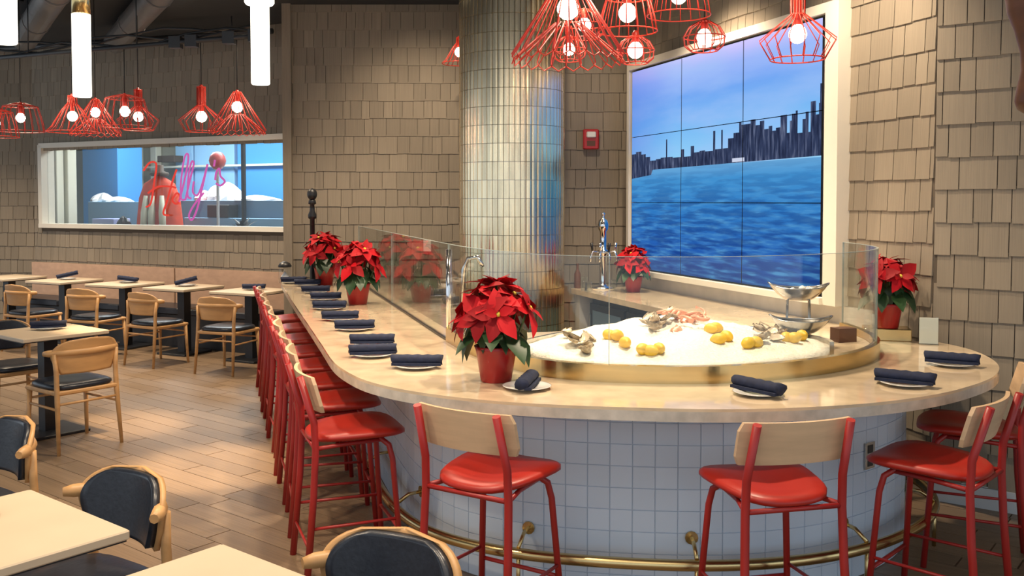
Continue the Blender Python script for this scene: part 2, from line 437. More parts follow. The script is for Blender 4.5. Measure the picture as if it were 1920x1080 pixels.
# ------------------------------------------------------------------ tiled column
CX, CY, CR = 0.0, 8.40, 0.47
co = MB().lathe([(CR - .006, 0), (CR - .006, CEIL)], 60, Matrix.Translation((CX, CY, 0))).build('column', M['steel'])
tag(co, 'round column clad in slim glossy metallic tiles behind the bar', 'column')
NC = 60; TH = 0.157
ct = MB().add([(-.0235, 0, 0), (.0235, 0, 0), (.0235, 0, TH - .002), (-.0235, 0, TH - .002), (-.022, -.006, .0015), (-.008, -.0085, .0015), (.008, -.0085, .0015), (.022, -.006, .0015),
               (-.022, -.006, TH - .0035), (-.008, -.0085, TH - .0035), (.008, -.0085, TH - .0035), (.022, -.006, TH - .0035)],
              [(4, 5, 9, 8), (5, 6, 10, 9), (6, 7, 11, 10), (0, 1, 7, 6, 5, 4), (1, 2, 11, 7), (2, 3, 8, 9, 10, 11), (3, 0, 4, 8)]).mesh('tile', M['coltile'])
cand = []
for i in range(NC):
    th = 2 * PI * i / NC
    for k in range(int(CEIL / TH) + 1):
        if (k + 1) * TH > CEIL: continue
        c = (CX + CR * math.cos(th), CY + CR * math.sin(th), (k + .5) * TH)
        cand.append((seen(c, (math.cos(th), math.sin(th), 0), 1) if c[2] > 1.2 else 0, th, k))
cand.sort(reverse=True); rest = MB()
for q, (s_, th, k) in enumerate(cand):
    m4 = Matrix.Translation((CX + (CR - .006) * math.cos(th), CY + (CR - .006) * math.sin(th), k * TH)) @ Matrix.Rotation(th + PI / 2, 4, 'Z')
    if q < 290 and s_ > 0: inst('tile', ct, co, m4)
    else: rest.add([m4 @ v.co for v in ct.vertices], [tuple(f.vertices) for f in ct.polygons])
tag(rest.build('tiles_beyond', M['coltile'], co), kind='stuff')

# ------------------------------------------------------------------ the bar
TOP = 0.91
outer = smooth2(resample(catmull([(-2.27, 9.15), (-1.78, 7.51), (-1.31, 5.98), (-1.04, 5.10), (-.87, 4.55), (-.73, 4.24), (-.6225, 4.065), (-.396, 3.85), (-.03, 3.66), (.45, 3.56), (.886, 3.53),
                                  (1.35, 3.615), (1.72, 3.79), (1.98, 3.99), (2.2, 4.22), (2.36, 4.5), (2.44, 4.80), (2.45, 5.05), (2.40, 5.21)]), 300), 12)
glassln = smooth2(resample(catmull([(-1.495, 9.10), (-1.22, 8.18), (-.79, 6.72), (-.36, 5.27), (-.2, 4.8), (-.03, 4.46), (.122, 4.23), (.30, 4.11), (.514, 4.05), (.852, 4.035), (1.18, 4.13), (1.45, 4.28),
                                    (1.69, 4.487), (1.86, 4.74), (1.94, 5.0), (1.96, 5.25), (1.955, 5.5)]), 300), 12)
inner = offset(glassln, 0.10)
NB = 180
oA = resample(outer, NB); iA = resample(inner, NB)
# the worktop stops a little short of the walls
ctop = thing('bar_counter_top', 'long cream stone bar counter top with curved end and thick edge', 'counter', (0, 0, 0))
slab = MB().strip(oA, iA, TOP - .012, TOP).build('top_surface', M['quartz'], ctop)
MB().strip(oA, offset(oA, .05), TOP - .052, TOP - .012).build('edge_band', M['quartz_edge'], ctop)
MB().strip(offset(oA, .05), iA, TOP - .05, TOP - .012).build('underside', M['quartz_edge'], ctop)
base_o = smooth2(offset(smooth2(outer, 30), .40), 30)
# trim the base near the walls
base_o = [p for p in base_o if p.y < 8.95]
bi = [i for i, p in enumerate(base_o) if not (p.x > 1.9 and p.y > 5.15)]
base_o = [base_o[i] for i in bi]
bB = resample(base_o, 170); bC = offset(bB, .10)
bar = thing('tiled_bar', 'white square tiled bar front curving under the cream counter', 'bar', (0, 0, 0))
MB().strip(bB, bC, 0.0, TOP - .052).build('body', M['grout'], bar)
# tiles on the base front
TS = 0.0955
tb = MB().add([(-.0468, 0, 0), (.0468, 0, 0), (.0468, 0, .0935), (-.0468, 0, .0935), (-.0455, .005, .0012), (.0455, .005, .0012), (.0455, .005, .0923), (-.0455, .005, .0923)],
              [(4, 5, 6, 7), (0, 1, 5, 4), (1, 2, 6, 5), (2, 3, 7, 6), (3, 0, 4, 7)]).mesh('tile', M['tile'])
bt = resample(base_o, step=TS); cand = []
for i in range(len(bt) - 1):
    c = (bt[i] + bt[i + 1]) / 2; t = (bt[i + 1] - bt[i]).normalized(); nr = Vector((t.y, -t.x))
    for k in range(9):
        p = Vector((c.x, c.y, (k + .5) * TS - .01))
        cand.append((seen(p, (nr.x, nr.y, 0), 1), i, k, c, nr, t))
cand.sort(key=lambda a: -a[0]); rest = MB()
for q, (s_, i, k, c, nr, t) in enumerate(cand):
    sc = (bt[i + 1] - bt[i]).length / TS
    zz = .85 / .8595
    m4 = Matrix(((t.x * sc, nr.x, 0, c.x), (t.y * sc, nr.y, 0, c.y), (0, 0, zz, k * TS * zz + .003), (0, 0, 0, 1)))
    if q < 290 and s_ > 0: inst('tile', tb, bar, m4)
    else: rest.add([m4 @ v.co for v in tb.vertices], [tuple(f.vertices) for f in tb.polygons])
tag(rest.build('tiles_beyond', M['tile'], bar), kind='stuff')
# brass foot rail
rail = resample(smooth2(offset(smooth2(outer, 30), .26), 30), 200)
rail = [p for p in rail if p.y < 8.9 and not (p.x > 1.9 and p.y > 5.1)]
fr = thing('foot_rail', 'brass foot rail running round the foot of the tiled bar', 'foot rail', (0, 0, 0))
MB().tube([(p.x, p.y, .20) for p in rail], .024, 10).build('rail', M['brass'], fr)
rr = resample(rail, 400)
for ln in (0.6, 1.4, 2.2, 3.0, 3.8, 4.6, 5.45, 6.20, 7.0, 7.8):
    LT_ = sum((rr[i + 1] - rr[i]).length for i in range(399)); i = int(ln / LT_ * 399)
    if i < 1 or i > 397: continue
    p = rr[i]; t = (rr[i + 1] - rr[i - 1]).normalized(); nn = Vector((-t.y, t.x))
    br = MB(); q = p + nn * .131
    br.tube([(q.x, q.y, .27), ((p.x + q.x) / 2, (p.y + q.y) / 2, .265), (p.x, p.y, .225)], .009, 6)
    q2 = p + nn * .122
    br.tube([(q2.x, q2.y, .27), (q2.x + nn.x * .009, q2.y + nn.y * .009, .27)], .028, 12)
    br.tube([(p.x, p.y, .20), (p.x, p.y, 0.0)], .010, 6)
    br.build('bracket', M['brass'], fr)
# power outlet on the tiled front
def along(P, u): return P[int(u * (len(P) - 1))]
bi_ = min(range(1, len(bB) - 1), key=lambda i: abs(proj((bB[i].x, bB[i].y, .6))[0] - 1628) + (1000 if bB[i].y > 5.0 else 0))
p = bB[bi_]; t = (bB[bi_ + 1] - bB[bi_ - 1]).normalized(); nr = Vector((t.y, -t.x))
m4 = Matrix(((t.x, nr.x, 0, p.x), (t.y, nr.y, 0, p.y), (0, 0, 1, .545), (0, 0, 0, 1)))
ou = thing('power_outlet', 'steel power outlet plate on the white tiled bar front', 'outlet', (0, 0, 0))
MB().box(-.038, .038, .0075, .014, -.06, .06, m4).build('plate', M['steel'], ou)
for dz in (-.03, .03): MB().box(-.02, .02, .014, .016, dz - .018, dz + .018, m4).build('socket', M['darkcab'], ou)

# brass curb and glass screen
k0 = min(range(len(glassln)), key=lambda i: (glassln[i] - Vector((-.36, 5.27))).length)
curbl = resample(glassln[k0:], 400)
CURB = TOP + .076
cu = MB().strip(offset(curbl, -.018), offset(curbl, .018), TOP, CURB).build('brass_curb', M['brass'])
tag(cu, 'polished brass curb edging the ice display on the counter', 'curb')
GT = 1.46
gs = thing('glass_screen', 'clear curved glass sneeze guard standing around the seafood display', 'glass screen', (0, 0, 0))
def pane(P, z0, z1):
    mb = MB(); n = len(P)
    for d_ in (-.005, .005):
        Q = offset(P, d_); mb.add([(p.x, p.y, z0) for p in Q] + [(p.x, p.y, z1) for p in Q], [((i, i + 1, n + i + 1, n + i) if d_ < 0 else (i + 1, i, n + i, n + i + 1)) for i in range(n - 1)], True)
    g = mb.build('pane', M['glass'], gs)
    MB().strip(offset(P, -.0052), offset(P, .0052), z1, z1 + .002).build('edge', M['glass_edge'], g)
    for e in (P[0], P[-1]):
        i = 0 if e == P[0] else len(P) - 1
        t = (P[min(i + 1, len(P) - 1)] - P[max(i - 1, 0)]).normalized(); 
        a = e - t * .0008; b = e + t * .0008
        MB().strip(offset([a, b], -.0052), offset([a, b], .0052), z0, z1).build('edge', M['glass_edge'], g)
strt = resample(glassln[:k0 + 1], 61)
pane(strt[0:31], TOP, GT); pane(strt[30:61], TOP, GT)
def kx(px): return min(range(len(curbl)), key=lambda i: abs(proj((curbl[i].x, curbl[i].y, 1.0))[0] - px) + (800 if i > 300 else 0))
ks = kx(1143); ke = 322
pane(curbl[0:ks + 1], CURB, GT); pane(curbl[ks:ke + 1], CURB, GT); pane(curbl[ke:], CURB, GT)
MB().tube([(strt[-1].x, strt[-1].y, TOP), (strt[-1].x, strt[-1].y, GT - .03)], .016, 10).build('corner_post', M['chrome'], gs)
MB().strip(offset(strt, -.012), offset(strt, .012), TOP, TOP + .012).build('channel', M['darkcab'], gs)

# display deck behind the curb and the ice bed
deck_pts = offset(curbl, .02)
deck = MB().prism([(p.x, p.y) for p in deck_pts] + [(1.60, 5.60), (1.2, 5.62), (.45, 5.45)], TOP + .0005, TOP + .035).build('display_deck', M['quartz'])
tag(deck, 'cream stone deck inside the brass curb under the ice', 'deck')
db = MB().prism([(-.05, 5.0), (.25, 4.45), (.9, 4.25), (1.5, 4.6), (1.75, 5.2), (1.55, 5.5), (1.2, 5.52), (.45, 5.36)], 0.0, TOP).build('display_cabinet', M['darkcab'])
tag(db, 'dark cabinet carrying the ice display deck behind the bar', 'cabinet')
ICEP = catmull([(.02, 4.50), (.16, 4.275), (.33, 4.17), (.53, 4.11), (.85, 4.095), (1.16, 4.185), (1.40, 4.30), (1.52, 4.45), (1.55, 4.62), (1.47, 4.82), (1.25, 5.12), (.95, 5.28), (.60, 5.16), (.28, 4.86), (.02, 4.50)], 6)[:-1]
IC = Vector((.80, 4.72))
def ice_h(p):
    # height of the ice surface at p (radial falloff to the edge)
    v = p - IC; a = math.atan2(v.y, v.x)
    best = min(ICEP, key=lambda q: abs((math.atan2(q.y - IC.y, q.x - IC.x) - a + PI) % (2 * PI) - PI))
    r = min(1.0, v.length / (best - IC).length)
    return ice_z(r, a)
def ice_z(r, a):
    back = .5 + .5 * math.sin(a)
    edge = .975 + .055 * back
    return edge + (1 - r ** 2) * (.085 - .02 * back) + .01 * math.sin(7 * a + 9 * r) * (1 - r) * r * 4 + .004 * math.sin(31 * a + 40 * r)
ice = MB(); NR = 14; n = len(ICEP); vs = [(IC.x, IC.y, ice_z(0, 0))]; fs = []
for k in range(1, NR + 1):
    for q in ICEP:
        v = q - IC; rr_ = k / NR; vs.append((IC.x + v.x * rr_, IC.y + v.y * rr_, ice_z(rr_, math.atan2(v.y, v.x)) + random.uniform(-.003, .003)))
for q in ICEP: vs.append((q.x, q.y, TOP + .034))
for i in range(n): fs.append((0, 1 + i, 1 + (i + 1) % n))
for k in range(NR):
    for i in range(n): fs.append((1 + k * n + i, 1 + (k + 1) * n + i, 1 + (k + 1) * n + (i + 1) % n, 1 + k * n + (i + 1) % n))
ice.add(vs, fs, True)
tag(ice.build('crushed_ice', M['ice']), 'bed of crushed ice heaped behind the brass curb', 'ice', kind='stuff')
# steel rear rim of the ice bed
rim = [q for q in ICEP[len(ICEP) // 2 + 2:]] + [ICEP[0]]
tag(MB().strip(rim, offset(rim, -.02), TOP + .035, 1.02).build('ice_pan_rim', M['steel']), 'thin steel rim along the back of the ice bed', 'rim')

# lemons
def lemon_mesh():
    pr = [(.002, -.042), (.007, -.038), (.02, -.027), (.027, -.012), (.0285, 0), (.027, .012), (.02, .027), (.007, .038), (.002, .042)]
    return MB().lathe(pr, 12).mesh('lemon', M['lemon'])
lm = lemon_mesh()
lem = [((1157, 632), 3, 'beside the left seam of the glass'), ((1220, 672), 3, 'low on the front slope of the ice'), ((1355, 622), 4, 'right of the pink shellfish'), ((1410, 664), 2, 'on the right front slope'), ((1488, 637), 3, 'beside the silver dishes')]
def P_on(px, py, z):
    c, s = math.cos(R(PITCH)), math.sin(R(PITCH))
    u = (px - 960) / FPX; v = -(py - PPY) / FPX
    d = Vector((u, c + v * s, -s + v * c)); t = (z - CAMZ) / d.z
    return Vector((d.x * t, d.y * t, z))
def on_ice(px, py):
    z = 1.02
    for _ in range(6):
        p = P_on(px, py, z); z = ice_h(Vector((p.x, p.y)))
    return Vector((p.x, p.y, z))
ordn = ['leftmost', 'middle', 'rightmost', 'hindmost']
for (pp, nn_, wh) in lem:
    for k in range(nn_):
        q = on_ice(pp[0] + (k - (nn_ - 1) / 2) * 15 * (1 if k < 3 else -.6), pp[1] + (4 if k < 3 else -3))
        o = bpy.data.objects.new('lemon', lm); C.objects.link(o)
        o.location = (q.x, q.y, q.z + .020); o.rotation_euler = (PI / 2 + random.uniform(-.3, .3), 0, random.uniform(0, 6))
        tag(o, '%s yellow lemon in the pile %s' % (ordn[k] if nn_ > 2 else ['left', 'right'][k], wh), 'lemon', 'lemons on the ice')
# oysters, shrimp
def shell_mesh(seed):
    rg = random.Random(seed); n = 12; ring = []
    for k in range(n):
        a = 2 * PI * k / n; r = .038 * (1 + .35 * math.cos(a)) * rg.uniform(.85, 1.15); ring.append((r * math.cos(a), r * .72 * math.sin(a)))
    vs = [(0, 0, -.012)] + [(x * .6, y * .6, -.008) for x, y in ring] + [(x, y, .006 + rg.uniform(-.003, .004)) for x, y in ring] + [(x * .85, y * .85, .002) for x, y in ring] + [(0, 0, -.003)]
    fs = [(0, 1 + (i + 1) % n, 1 + i) for i in range(n)]
    for k in range(2): fs += [(1 + k * n + i, 1 + k * n + (i + 1) % n, 1 + (k + 1) * n + (i + 1) % n, 1 + (k + 1) * n + i) for i in range(n)]
    fs += [(1 + 2 * n + i, 1 + 2 * n + (i + 1) % n, 1 + 3 * n) for i in range(n)]
    me = MB().add(vs, fs, True).mesh('oyster_shell', M['shell']); me.materials.append(M['shellin'])
    for i, p in enumerate(me.polygons):
        if i >= 3 * n: p.material_index = 1
    return me
sms = [shell_mesh(i) for i in range(4)]
clusters = [((1085, 640), 9, 26, 9, 'at the left end of the ice'), ((1240, 606), 12, 30, 14, 'on top of the ice beside the pink shellfish'), ((1442, 628), 12, 34, 12, 'in front of the silver dishes')]
for (pp, cnt, sx, sy, wh) in clusters:
    for k in range(cnt):
        q = on_ice(pp[0] + random.uniform(-sx, sx), pp[1] + random.uniform(-sy, sy))
        o = bpy.data.objects.new('oyster', random.choice(sms)); C.objects.link(o)
        o.location = (q.x, q.y, q.z + .016 + .010 * (k % 3)); o.rotation_euler = (random.uniform(-.6, .6), random.uniform(-.6, .6), random.uniform(0, 6.3))
        tag(o, 'rough grey-brown oyster in the cluster ' + wh, 'oyster', 'oysters ' + wh)
def shrimp_mesh():
    pts = []; rs = []
    for k in range(9):
        a = -.6 + k * .42; pts.append((.032 * math.cos(a), .032 * math.sin(a), .006)); rs.append(.013 - .0011 * k)
    mb = MB().tube(pts, rs, 8)
    e = Vector(pts[-1]); mb.add([e, e + Vector((-.012, -.022, .004)), e + Vector((.006, -.026, -.004))], [(0, 1, 2)])
    return mb.mesh('shrimp', M['shrimp'])
shm = shrimp_mesh()
for k in range(12):
    q = on_ice(1292 + random.uniform(-32, 28), 606 + random.uniform(-9, 8))
    o = bpy.data.objects.new('shrimp', shm); C.objects.link(o)
    o.location = (q.x, q.y, q.z + .014 + .012 * (k % 3)); o.rotation_euler = (random.uniform(-.7, .7), random.uniform(-.7, .7), random.uniform(0, 6.3))
    tag(o, 'cooked pink curled shrimp heaped at the top of the ice', 'shrimp', 'pink shrimp on the ice')
# king crab legs lying over the oysters
for k in range(4):
    q = on_ice(1248 + k * 10, 597 + k * 2)
    o = MB().tube([(0, 0, .02), (.05, .01, .032), (.10, .0, .022), (.14, -.025, .005)], [.010, .012, .009, .004], 8).build('crab_leg', M['shrimp'])
    o.location = (q.x - .05, q.y, q.z + .012); o.rotation_euler = (0, 0, .4 * k - .3)
    tag(o, '%s pale jointed crab leg lying across the oysters on the ice' % ['leftmost', 'second from left', 'third from left', 'rightmost'][k], 'crab leg', 'crab legs on the ice')

# silver boat dishes
def boat(name, label, loc, rz, legs=0.0, par=None):
    t = thing(name, label, 'dish', loc, rz)
    mb = MB(); nu, nv = 20, 7; vs = []; fs = []
    for sgn, off in ((1, 0), (-1, .004)):
        b = len(vs)
        for i in range(nu):
            a = 2 * PI * i / nu
            for j in range(nv):
                r = j / (nv - 1); x = .155 * math.cos(a) * (.35 + .65 * r); y = .075 * math.sin(a) * (.35 + .65 * r)
                z = .062 * r ** 1.4 + .028 * (abs(math.cos(a)) ** 4) * r ** 2 - (off if j < nv - 1 else 0)
                vs.append((x * (1 if sgn > 0 else 1.01), y * (1 if sgn > 0 else 1.01), z + legs))
        for i in range(nu):
            for j in range(nv - 1):
                f = (b + i * nv + j, b + ((i + 1) % nu) * nv + j, b + ((i + 1) % nu) * nv + j + 1, b + i * nv + j + 1); fs.append(f if sgn > 0 else f[::-1])
        fs.append(tuple(b + i * nv for i in (range(nu) if sgn < 0 else reversed(range(nu)))))
    mb.add(vs, fs, True); mb.build('bowl', M['steel'], t)
    rimp = [(.156 * math.cos(2 * PI * i / nu), .076 * math.sin(2 * PI * i / nu), legs + .062 + .028 * abs(math.cos(2 * PI * i / nu)) ** 4) for i in range(nu)]
    MB().tube(rimp, .004, 6, closed=True).build('rim', M['steel'], t)
    if legs:
        for (x, y) in ((-.055, -.02), (.055, -.02), (-.055, .02), (.055, .02)): MB().tube([(x * 1.1, y * 1.3, 0), (x, y, legs + .004)], .0045, 6).build('leg', M['steel'], t)
    else: MB().lathe([(.05, -.012), (.045, -.004), (.05, .002)], 16).build('foot', M['steel'], t)
    return t
BX, BY = 1.49, 4.80
boat('silver_dish', 'low oval silver dish at the right end of the ice', (BX, BY, ice_h(Vector((BX, BY))) + .02), R(-12))
boat('silver_dish', 'raised oval silver dish on thin legs above the lower dish', (BX + .03, BY + .14, TOP + .035), R(-10), legs=.235)
for k, (dx, dz) in enumerate([(-.03, .0), (.02, .01), (.055, 0)]):
    o = MB().lathe([(.004, -.02), (.017, -.012), (.02, 0), (.017, .012), (.004, .02)], 10).build('shell_morsel', M['china'])
    o.location = (BX + .03 + dx, BY + .14, TOP + .035 + .235 + .045 + dz); tag(o, '%s small white shellfish morsel in the raised silver dish' % ['left', 'middle', 'right'][k], 'shellfish', 'morsels in the raised dish')
wb = MB().box(-.055, .055, -.04, .04, 0, .075).build('wooden_box', M['walnut']); wb.location = (1.79, 5.02, TOP + .035); wb.rotation_euler = (0, 0, .3)
tag(wb, 'small dark brown wooden box inside the glass beside the silver dishes', 'box')

# ------------------------------------------------------------------ place settings on the bar
pm = MB().lathe([(.045, 0), (.05, .004), (.080, .008), (.102, .014), (.104, .016), (.099, .016), (.074, .013), (.048, .008), (.001, .007)], 28)
plate_m = pm.mesh('plate', M['china'])
def napkin_mesh():
    mb = MB(); nx, nt_ = 10, 10; vs = []
    for i in range(nx + 1):
        x = -.12 + .24 * i / nx
        for k in range(nt_):
            a = 2 * PI * k / nt_; e = .002 * math.sin(3 * x * 40 + k)
            ry = .031 + e; rz = .024 + e
            vs.append((x + .004 * math.sin(a * 2), ry * math.cos(a), .024 + rz * math.sin(a)))
    fs = [tuple(reversed(range(nt_))), tuple(range(nx * nt_, (nx + 1) * nt_))]
    for i in range(nx):
        for k in range(nt_): fs.append((i * nt_ + k, i * nt_ + (k + 1) % nt_, (i + 1) * nt_ + (k + 1) % nt_, (i + 1) * nt_ + k))
    mb.add(vs, fs, True)
    # loose outer fold along the roll
    mb.box(-.117, .117, -.040, -.012, .0, .012)
    return mb.mesh('rolled_napkin', M['napkin'])
nap_m = napkin_mesh()
def setting(x, y, z, rz, where, tilt=0.0):
    o = bpy.data.objects.new('plate', plate_m); C.objects.link(o); o.location = (x, y, z)
    tag(o, 'small white plate ' + where, 'plate', 'bread plates with napkins')
    q = bpy.data.objects.new('rolled_napkin', nap_m); C.objects.link(q); q.location = (x, y, z + .0165 + .10 * abs(math.sin(tilt))); q.rotation_euler = (0, tilt, rz)
    tag(q, 'rolled navy cloth napkin ' + where, 'napkin', 'rolled navy napkins')
nth = ['farthest', 'second', 'third', 'fourth', 'fifth', 'sixth', 'seventh', 'eighth', 'ninth', 'tenth']
spx = [(562, 523), (577, 532), (592, 545), (611, 558), (618, 575), (638, 595), (665, 613), (698, 641), (699, 661), (782, 682)]
for k, (a, b) in enumerate(spx):
    q = P_on(a, b, TOP + .02)
    q.x = min(q.x, 9); 
    setting(q.x, min(q.y, 9.02), TOP, R([8, 5, 6, 6, 2, 6, 8, 4, 10, -2][k]) , 'on the straight bar, %s from its far end' % nth[k])
for (a, b, rz, wh) in [(988, 720, 78, 'beside the big foreground poinsettia pot'), (1422, 731, -56, 'on the curved counter above the right front stool'), (1697, 714, -34, 'second from the right wall on the curved counter'), (1785, 678, -30, 'nearest the shingled right wall')]:
    q = P_on(a, b, TOP + .02); setting(q.x, q.y, TOP, R(rz), wh)

# ------------------------------------------------------------------ video wall
vw = thing('video_wall', 'large nine-panel video wall showing a blue harbour and city skyline', 'screen', (0, 0, 0))
def screen_mat():
    m = bpy.data.materials.new('screen_picture'); m.use_nodes = True; nt = m.node_tree; nt.nodes.clear(); N = nt.nodes.new; L = nt.links.new
    uv = N('ShaderNodeUVMap'); uv.uv_map = 'uv'; sp = N('ShaderNodeSeparateXYZ'); L(uv.outputs[0], sp.inputs[0]); U, V = sp.outputs[0], sp.outputs[1]
    def ramp(fac, stops, interp='LINEAR'):
        r = N('ShaderNodeValToRGB'); r.color_ramp.interpolation = interp; e = r.color_ramp.elements
        while len(e) < len(stops): e.new(0.5)
        for i, (p, c) in enumerate(stops):
            e[i].position = p; e[i].color = (*c, 1) if isinstance(c, tuple) else (c, c, c, 1)
        L(fac, r.inputs[0]); return r.outputs[0]
    def math_(op, a, b=None):
        n = N('ShaderNodeMath'); n.operation = op
        for i, x in enumerate((a, b)):
            if x is None: continue
            if isinstance(x, (int, float)): n.inputs[i].default_value = x
            else: L(x, n.inputs[i])
        return n.outputs[0]
    def mix(f, a, b):
        n = N('ShaderNodeMix'); n.data_type = 'RGBA'; L(f, n.inputs[0])
        for i, x in ((6, a), (7, b)):
            if isinstance(x, tuple): n.inputs[i].default_value = (*x, 1)
            else: L(x, n.inputs[i])
        return n.outputs[2]
    def noise(scale, det=4):
        mp = N('ShaderNodeMapping'); mp.inputs['Scale'].default_value = scale; L(uv.outputs[0], mp.inputs[0])
        n = N('ShaderNodeTexNoise'); n.inputs['Scale'].default_value = 1; n.inputs['Detail'].default_value = det; L(mp.outputs[0], n.inputs['Vector']); return n.outputs[0]
    sky = ramp(V, [(0.5, (.28, .60, .86)), (.66, (.19, .47, .84)), (.82, (.16, .36, .82)), (.92, (.30, .42, .88)), (1.0, (.62, .55, .92))])
    cl = ramp(noise((2.2, 6, 1), 6), [(.42, 0.0), (.66, .65)])
    sky = mix(cl, sky, (.34, .50, .86))
    left = ramp(U, [(0.0, .5), (.30, 0.0)])
    sky = mix(left, sky, (.055, .16, .66))
    water = ramp(V, [(0.0, (.010, .045, .22)), (.12, (.018, .10, .40)), (.30, (.028, .18, .50)), (.44, (.05, .26, .58)), (.5, (.13, .36, .64))])
    wv = ramp(noise((10, 55, 1), 5), [(.38, 0.0), (.52, .25), (.66, .8)])
    dk = ramp(noise((7, 40, 3), 4), [(.44, .75), (.56, 0.0)])
    fade = ramp(V, [(0.0, 1.0), (.34, .6), (.5, .12)])
    water = mix(math_('MULTIPLY', wv, fade), water, (.10, .34, .62))
    water = mix(math_('MULTIPLY', dk, fade), water, (.008, .035, .20))
    # skyline heights (above the waterline) by U
    h1 = [(0, .075), (.03, .085), (.07, .07), (.10, .055), (.13, .035), (.17, .04), (.20, .045), (.235, .13), (.245, .045), (.28, .04), (.33, .075), (.35, .04), (.39, .085), (.41, .055), (.44, .06), (.47, .055), (.515, .14), (.525, .06), (.555, .14), (.565, .06), (.59, .10), (.62, .12), (.645, .16), (.66, .15), (.70, 0.0)]
    h2 = [(0, 0), (.70, .165), (.725, .14), (.745, .155), (.765, .12), (.785, .13), (.80, .11), (.815, .12), (.835, .165), (.862, .095), (.872, .14), (.880, .165), (.895, .175), (.903, .09), (.925, .14), (.935, .165), (.948, .09), (.955, .20), (.973, .15), (.985, .19), (.992, .26)]
    hh = math_('MAXIMUM', ramp(U, h1, 'CONSTANT'), ramp(U, h2, 'CONSTANT'))
    hh = math_('MINIMUM', hh, 1.0)
    cut = ramp(U, [(0, 1.0), (.70, 1.0), (.701, 1.0)], 'CONSTANT')
    top = math_('ADD', hh, .505)
    shore = ramp(U, [(0, .455), (.14, .47), (.15, .495), (1, .505)])
    land = math_('MULTIPLY', math_('LESS_THAN', V, top), math_('GREATER_THAN', V, shore))
    bl = ramp(noise((110, 9, 1), 3), [(.36, (.014, .020, .050)), (.54, (.035, .05, .11)), (.66, (.10, .12, .20)), (.74, (.16, .22, .36))])
    iswater = math_('LESS_THAN', V, .5)
    pic = mix(iswater, sky, water); pic = mix(land, pic, bl)
    # white ferry on the water
    bx = math_('MULTIPLY', math_('LESS_THAN', math_('ABSOLUTE', math_('SUBTRACT', U, .645)), .030), math_('LESS_THAN', math_('ABSOLUTE', math_('SUBTRACT', V, .512)), .008))
    pic = mix(bx, pic, (.55, .6, .75))
    em = N('ShaderNodeEmission'); em.inputs[1].default_value = 0.90; L(pic, em.inputs[0])
    out = N('ShaderNodeOutputMaterial'); L(em.outputs[0], out.inputs[0])
    return m
M['screen'] = screen_mat()
S0, S1, Z0, Z1 = .905, 3.66, 1.085, 2.90
for r_ in range(3):
    for c_ in range(3):
        u0, u1, v0, v1 = c_ / 3, (c_ + 1) / 3, r_ / 3, (r_ + 1) / 3
        def sp_(u, v, off): return TW(S1 + (S0 - S1) * u, off, Z0 + (Z1 - Z0) * v)
        g = .0016
        cs = [(u0 + g, v0 + g), (u1 - g, v0 + g), (u1 - g, v1 - g), (u0 + g, v1 - g)]
        me = bpy.data.meshes.new('panel'); me.from_pydata([sp_(*c, .075) for c in cs] + [sp_(*c, .02) for c in cs], [], [(0, 1, 2, 3), (1, 0, 4, 5), (2, 1, 5, 6), (3, 2, 6, 7), (0, 3, 7, 4)])
        ul = me.uv_layers.new(name='uv')
        for lp in me.loops: ul.data[lp.index].uv = cs[lp.vertex_index % 4]
        me.materials.append(M['screen']); me.materials.append(M['black'])
        for p in me.polygons[1:]: p.material_index = 1
        o = bpy.data.objects.new('panel', me); C.objects.link(o); o.parent = vw
def twbox(s0, s1, o0, o1, z0, z1):
    mb = MB(); vs = [TW(s0, o0, z0), TW(s1, o0, z0), TW(s1, o1, z0), TW(s0, o1, z0), TW(s0, o0, z1), TW(s1, o0, z1), TW(s1, o1, z1), TW(s0, o1, z1)]
    return mb.add(vs, [(3, 2, 1, 0), (4, 5, 6, 7), (0, 1, 5, 4), (1, 2, 6, 5), (2, 3, 7, 6), (3, 0, 4, 7)])
twbox(S0 - .05, S1 + .03, 0.0, .02, Z0 - .03, Z1 + .03).build('backing', M['black'], vw)
sf = thing('screen_surround', 'white painted box surround framing the video wall', 'frame', (0, 0, 0))
twbox(.715, S0 - .06, 0, .105, 1.03, 2.98).build('side', M['white'], sf)
twbox(S1 + .015, S1 + .06, 0, .10, 1.03, 2.98).build('side', M['white'], sf)
twbox(S0 - .06, S1 + .015, 0, .105, Z1 + .015, 2.98).build('top', M['white'], sf)
twbox(S0 - .06, S1 + .015, 0, .13, 1.03, Z0 - .012).build('sill', M['white'], sf)
twbox(S0 - .06, S0 - .004, 0, .070, Z0 - .012, Z1 + .015).build('gap', M['black'], sf)
bs = twbox(.34, 3.66, 0.0, .03, TOP, 1.028).build('backsplash', M['marble']); tag(bs, 'grey veined stone backsplash under the video wall', 'backsplash')

# ------------------------------------------------------------------ back bar under the screen
bb = thing('back_bar', 'long cream stone back counter with grey legs under the video wall', 'counter', (0, 0, 0))
twbox(.50, 3.62, .032, .70, TOP - .045, TOP).build('top', M['quartz'], bb)
twbox(3.50, 3.60, .03, .67, 0, TOP - .045).build('end_panel', M['marble'], bb)
twbox(.55, 3.50, .03, .60, 0, .06).build('plinth', M['black'], bb)
for k in range(4):
    a = .58 + k * .73
    ru = thing('bottle_fridge', 'dark undercounter fridge under the back counter, %s from the column end' % ['fourth', 'third', 'second', 'first'][k], 'fridge', (0, 0, 0), 0, 'undercounter fridges')
    twbox(a, a + .71, .03, .55, .06, TOP - .05).build('body', M['darkcab'], ru)
    d_ = twbox(a + .01, a + .70, .55, .58, .10, TOP - .12).build('door', M['black'], ru)
    twbox(a + .07, a + .64, .58, .583, .16, TOP - .18).build('window', M['bluegrey'], d_)
    twbox(a + .655, a + .675, .58, .60, .35, .70).build('handle', M['steel'], d_)

